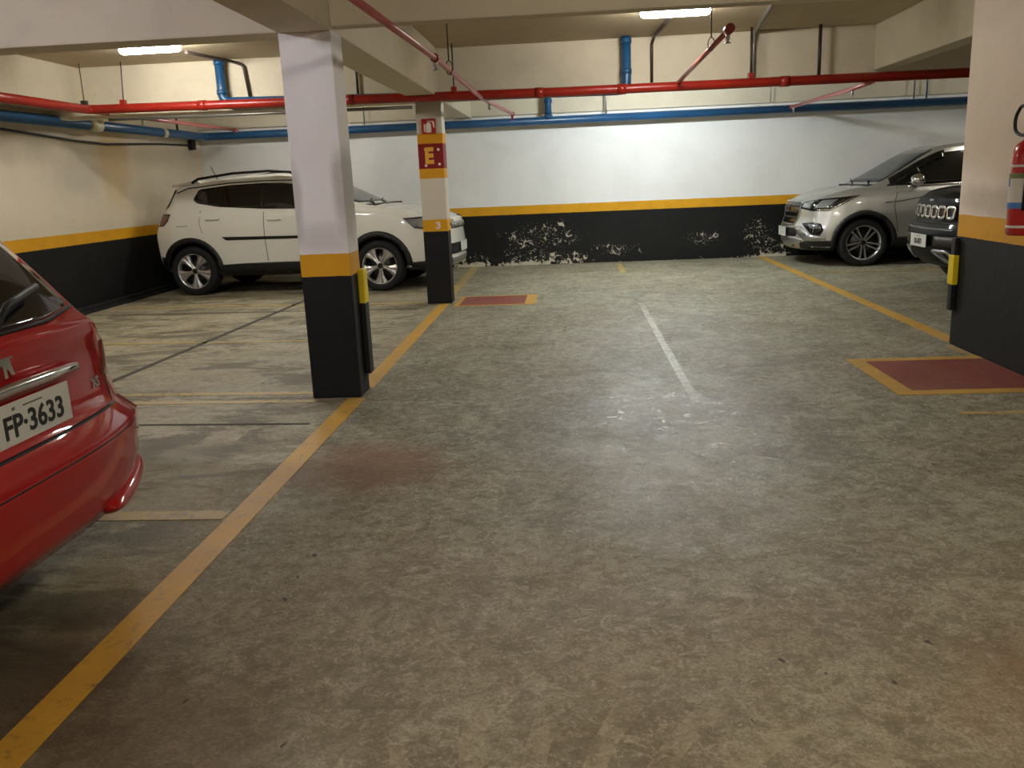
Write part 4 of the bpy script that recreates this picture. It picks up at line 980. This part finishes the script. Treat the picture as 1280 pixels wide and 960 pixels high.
# tailgate glass, seal, wiper
gw = rc.patch('rear_window', round_poly([(-.52, .965), (-.30, .945), (.30, .945), (.52, .965), (.49, 1.15), (.47, 1.32), (-.47, 1.32), (-.52, 1.15)], .03), M['glass'], BACK, .006, .02, .04)
rc.line('window_seal', [(-.53, .957), (-.30, .937), (.30, .937), (.53, .957)], .008, M['black_rubber'], BACK, .009, .01, gw)
MB().tube([(-1.90, .05, .955), (-1.86, -.1, 1.02), (-1.80, -.35, 1.05)], .012, 10).tube([(-1.895, .05, .96), (-1.88, .05, .99)], .02, 12).build('rear_wiper', M['black_plastic'], rc.root)
for sd in (1, -1):
    rc.patch('side_window', round_poly([(-1.30, 1.0), (.1, .97), (.55, .95), (.35, 1.12), (.05, 1.29), (-1.0, 1.33), (-1.25, 1.25)], .04), M['glass'], 'L' if sd > 0 else 'R', .003)
    rc.patch('tail_light', round_poly([(-1.80, .86), (-1.62, .90), (-1.50, .86), (-1.60, .72), (-1.75, .66), (-1.82, .68)], .02), M['lamp_red'], 'L' if sd > 0 else 'R', .008, .02)
    rc.line('door_seam', [(-.85, .92), (-.75, .7), (-.82, .5)], .006, M['black_plastic'], 'L' if sd > 0 else 'R', .0015, .004)
    # splitter pods of the body kit under the bumper corners
    vs = []
    pod = MB()
    ys = [.40, .45, .53, .62, .70, .77, .815]
    rows = []
    for i, y in enumerate(ys):
        t = i/(len(ys)-1); yy = y
        k = .16*(y/.82)**3.0
        bx = -1.935+k*.72; drop = .045*min(1, t*3)*(1-.2*t)
        zt = .25+.085*t; zb_ = .205-drop+.03*t
        ring = [(bx+.07, zt+.01), (bx+.015, zt), (bx-.012, zt-.025), (bx-.016, (zt+zb_)/2), (bx+.005, zb_+.015), (bx+.05, zb_), (bx+.16, zb_+.01), (bx+.18, zt)]
        rows.append([(x, sd*yy, z) for x, z in ring])
    # wrap forward along the side
    for (x, y, zt, zb_) in ((-1.76, .84, .335, .19), (-1.66, .846, .31, .19), (-1.56, .842, .29, .19)):
        ring = [(x, y-.06, zt+.01), (x, y-.015, zt), (x, y+.004, zt-.02), (x, y+.008, (zt+zb_)/2), (x, y, zb_+.012), (x, y-.03, zb_), (x, y-.12, zb_+.01), (x, y-.14, zt)]
        rows.append([(a, sd*b, c) for a, b, c in ring])
    m8 = 8; vs = [p for r_ in rows for p in r_]; fs = []
    for i in range(len(rows)-1):
        for j in range(m8): fs.append((i*m8+j, i*m8+(j+1) % m8, (i+1)*m8+(j+1) % m8, (i+1)*m8+j))
    fs += [tuple(range(m8)), tuple(range(len(vs)-m8, len(vs)))[::-1]]
    pod.add(vs, fs, True); po = pod.build('bumper_splitter', M['car_red'], rc.root)
    md = po.modifiers.new('s', 'SUBSURF'); md.levels = 2; md.render_levels = 2
# tailgate cut lines
rc.line('tailgate_seam', [(-.66, .93), (-.685, .80), (-.655, .58)], .007, M['black_plastic'], BACK, .0015, .004)
rc.line('tailgate_seam', [(.66, .93), (.685, .80), (.655, .58)], .007, M['black_plastic'], BACK, .0015, .004)
rc.line('tailgate_seam', [(-.655, .572), (.655, .572)], .008, M['black_plastic'], BACK, .0015, .004)
rc.line('bumper_groove', [(-.72, .492), (-.3, .487), (.3, .487), (.72, .492)], .006, M['black_plastic'], BACK, .0005, .003)
# chrome strip above the plate
cs = MB().tube([(-1.862+.0, -.405, .772), (-1.885, -.36, .774), (-1.890, -.2, .776), (-1.892, 0, .778), (-1.890, .2, .776), (-1.885, .36, .774), (-1.862, .405, .772)], [.008, .015, .019, .020, .019, .015, .008], 12)
cs.build('chrome_strip', M['chrome'], rc.root)
plate_on(rc, 'FP\u00b73633', (-1.878, -.112, .668), 'B', sz=.098, xs=1.0, tilt=0)
# badge: a rearing animal in chrome
bd = MB().prism([(-.012, -.05), (.004, -.05), (.006, -.02), (.022, -.045), (.036, -.045), (.030, -.012), (.028, .008), (.040, .004), (.048, .014), (.040, .022), (.026, .022), (.020, .034), (.010, .048), (-.008, .050), (-.018, .036), (-.010, .026), (-.028, .024), (-.034, .012), (-.018, .010), (-.030, -.004), (-.030, -.018), (-.012, -.010), (-.010, -.03)], -.005, .004, 'YZ')
bd = bd.build('rear_badge', M['chrome'], rc.root); bd.location = (-1.884, .0, .862); bd.rotation_euler = (0, -.06, PI)
hit, nn, _, _ = rc.bvh.ray_cast(Vector((-4, -.545, .672)), Vector((1, 0, 0)))
lt = link('trim_letters', text_mesh('XS', .05, .003, .001, 1.1), M['satin'], rc.root)
zz_ = nn.normalized(); xx_ = Vector((0, 0, 1)).cross(zz_).normalized(); yy_ = zz_.cross(xx_)
mm = Matrix((xx_, yy_, zz_)).transposed().to_4x4(); mm.translation = hit+zz_*.003; lt.matrix_local = mm
rc.patch('windscreen', round_poly([(-.6, .98), (.6, .98), (.5, 1.34), (-.5, 1.34)], .04), M['windscreen'], 'F', .004)
for sd in (1, -1): rc.patch('headlight', round_poly([(1.35, .74), (1.75, .66), (1.80, .58), (1.5, .62)], .02), M['lamp_clear'], 'L' if sd > 0 else 'R', .006, .02)
MB().tube([(-1.78, .35, .20), (-1.90, .35, .20)], .025, 14).build('exhaust_pipe', M['grey_metal'], rc.root)
rc.wheels(wheel_maker(.30, .19, 'five'))
mirror(rc, .35, .80, .98, M['car_red'], 1); mirror(rc, .35, .80, .98, M['car_red'], -1)

# ------------------------------------------------------------------ world and view
w = bpy.data.worlds.new('world'); SC.world = w; w.use_nodes = True
w.node_tree.nodes['Background'].inputs[0].default_value = (.5, .5, .5, 1); w.node_tree.nodes['Background'].inputs[1].default_value = .02
SC.view_settings.view_transform = 'Standard'; SC.view_settings.look = 'None'; SC.view_settings.gamma = 1
SC.view_settings.use_curve_mapping = False; SC.view_settings.exposure = 0.35
SC.cycles.max_bounces = 8; SC.cycles.diffuse_bounces = 5; SC.cycles.glossy_bounces = 4
SC.cycles.use_denoising = True; SC.cycles.sample_clamp_indirect = 6
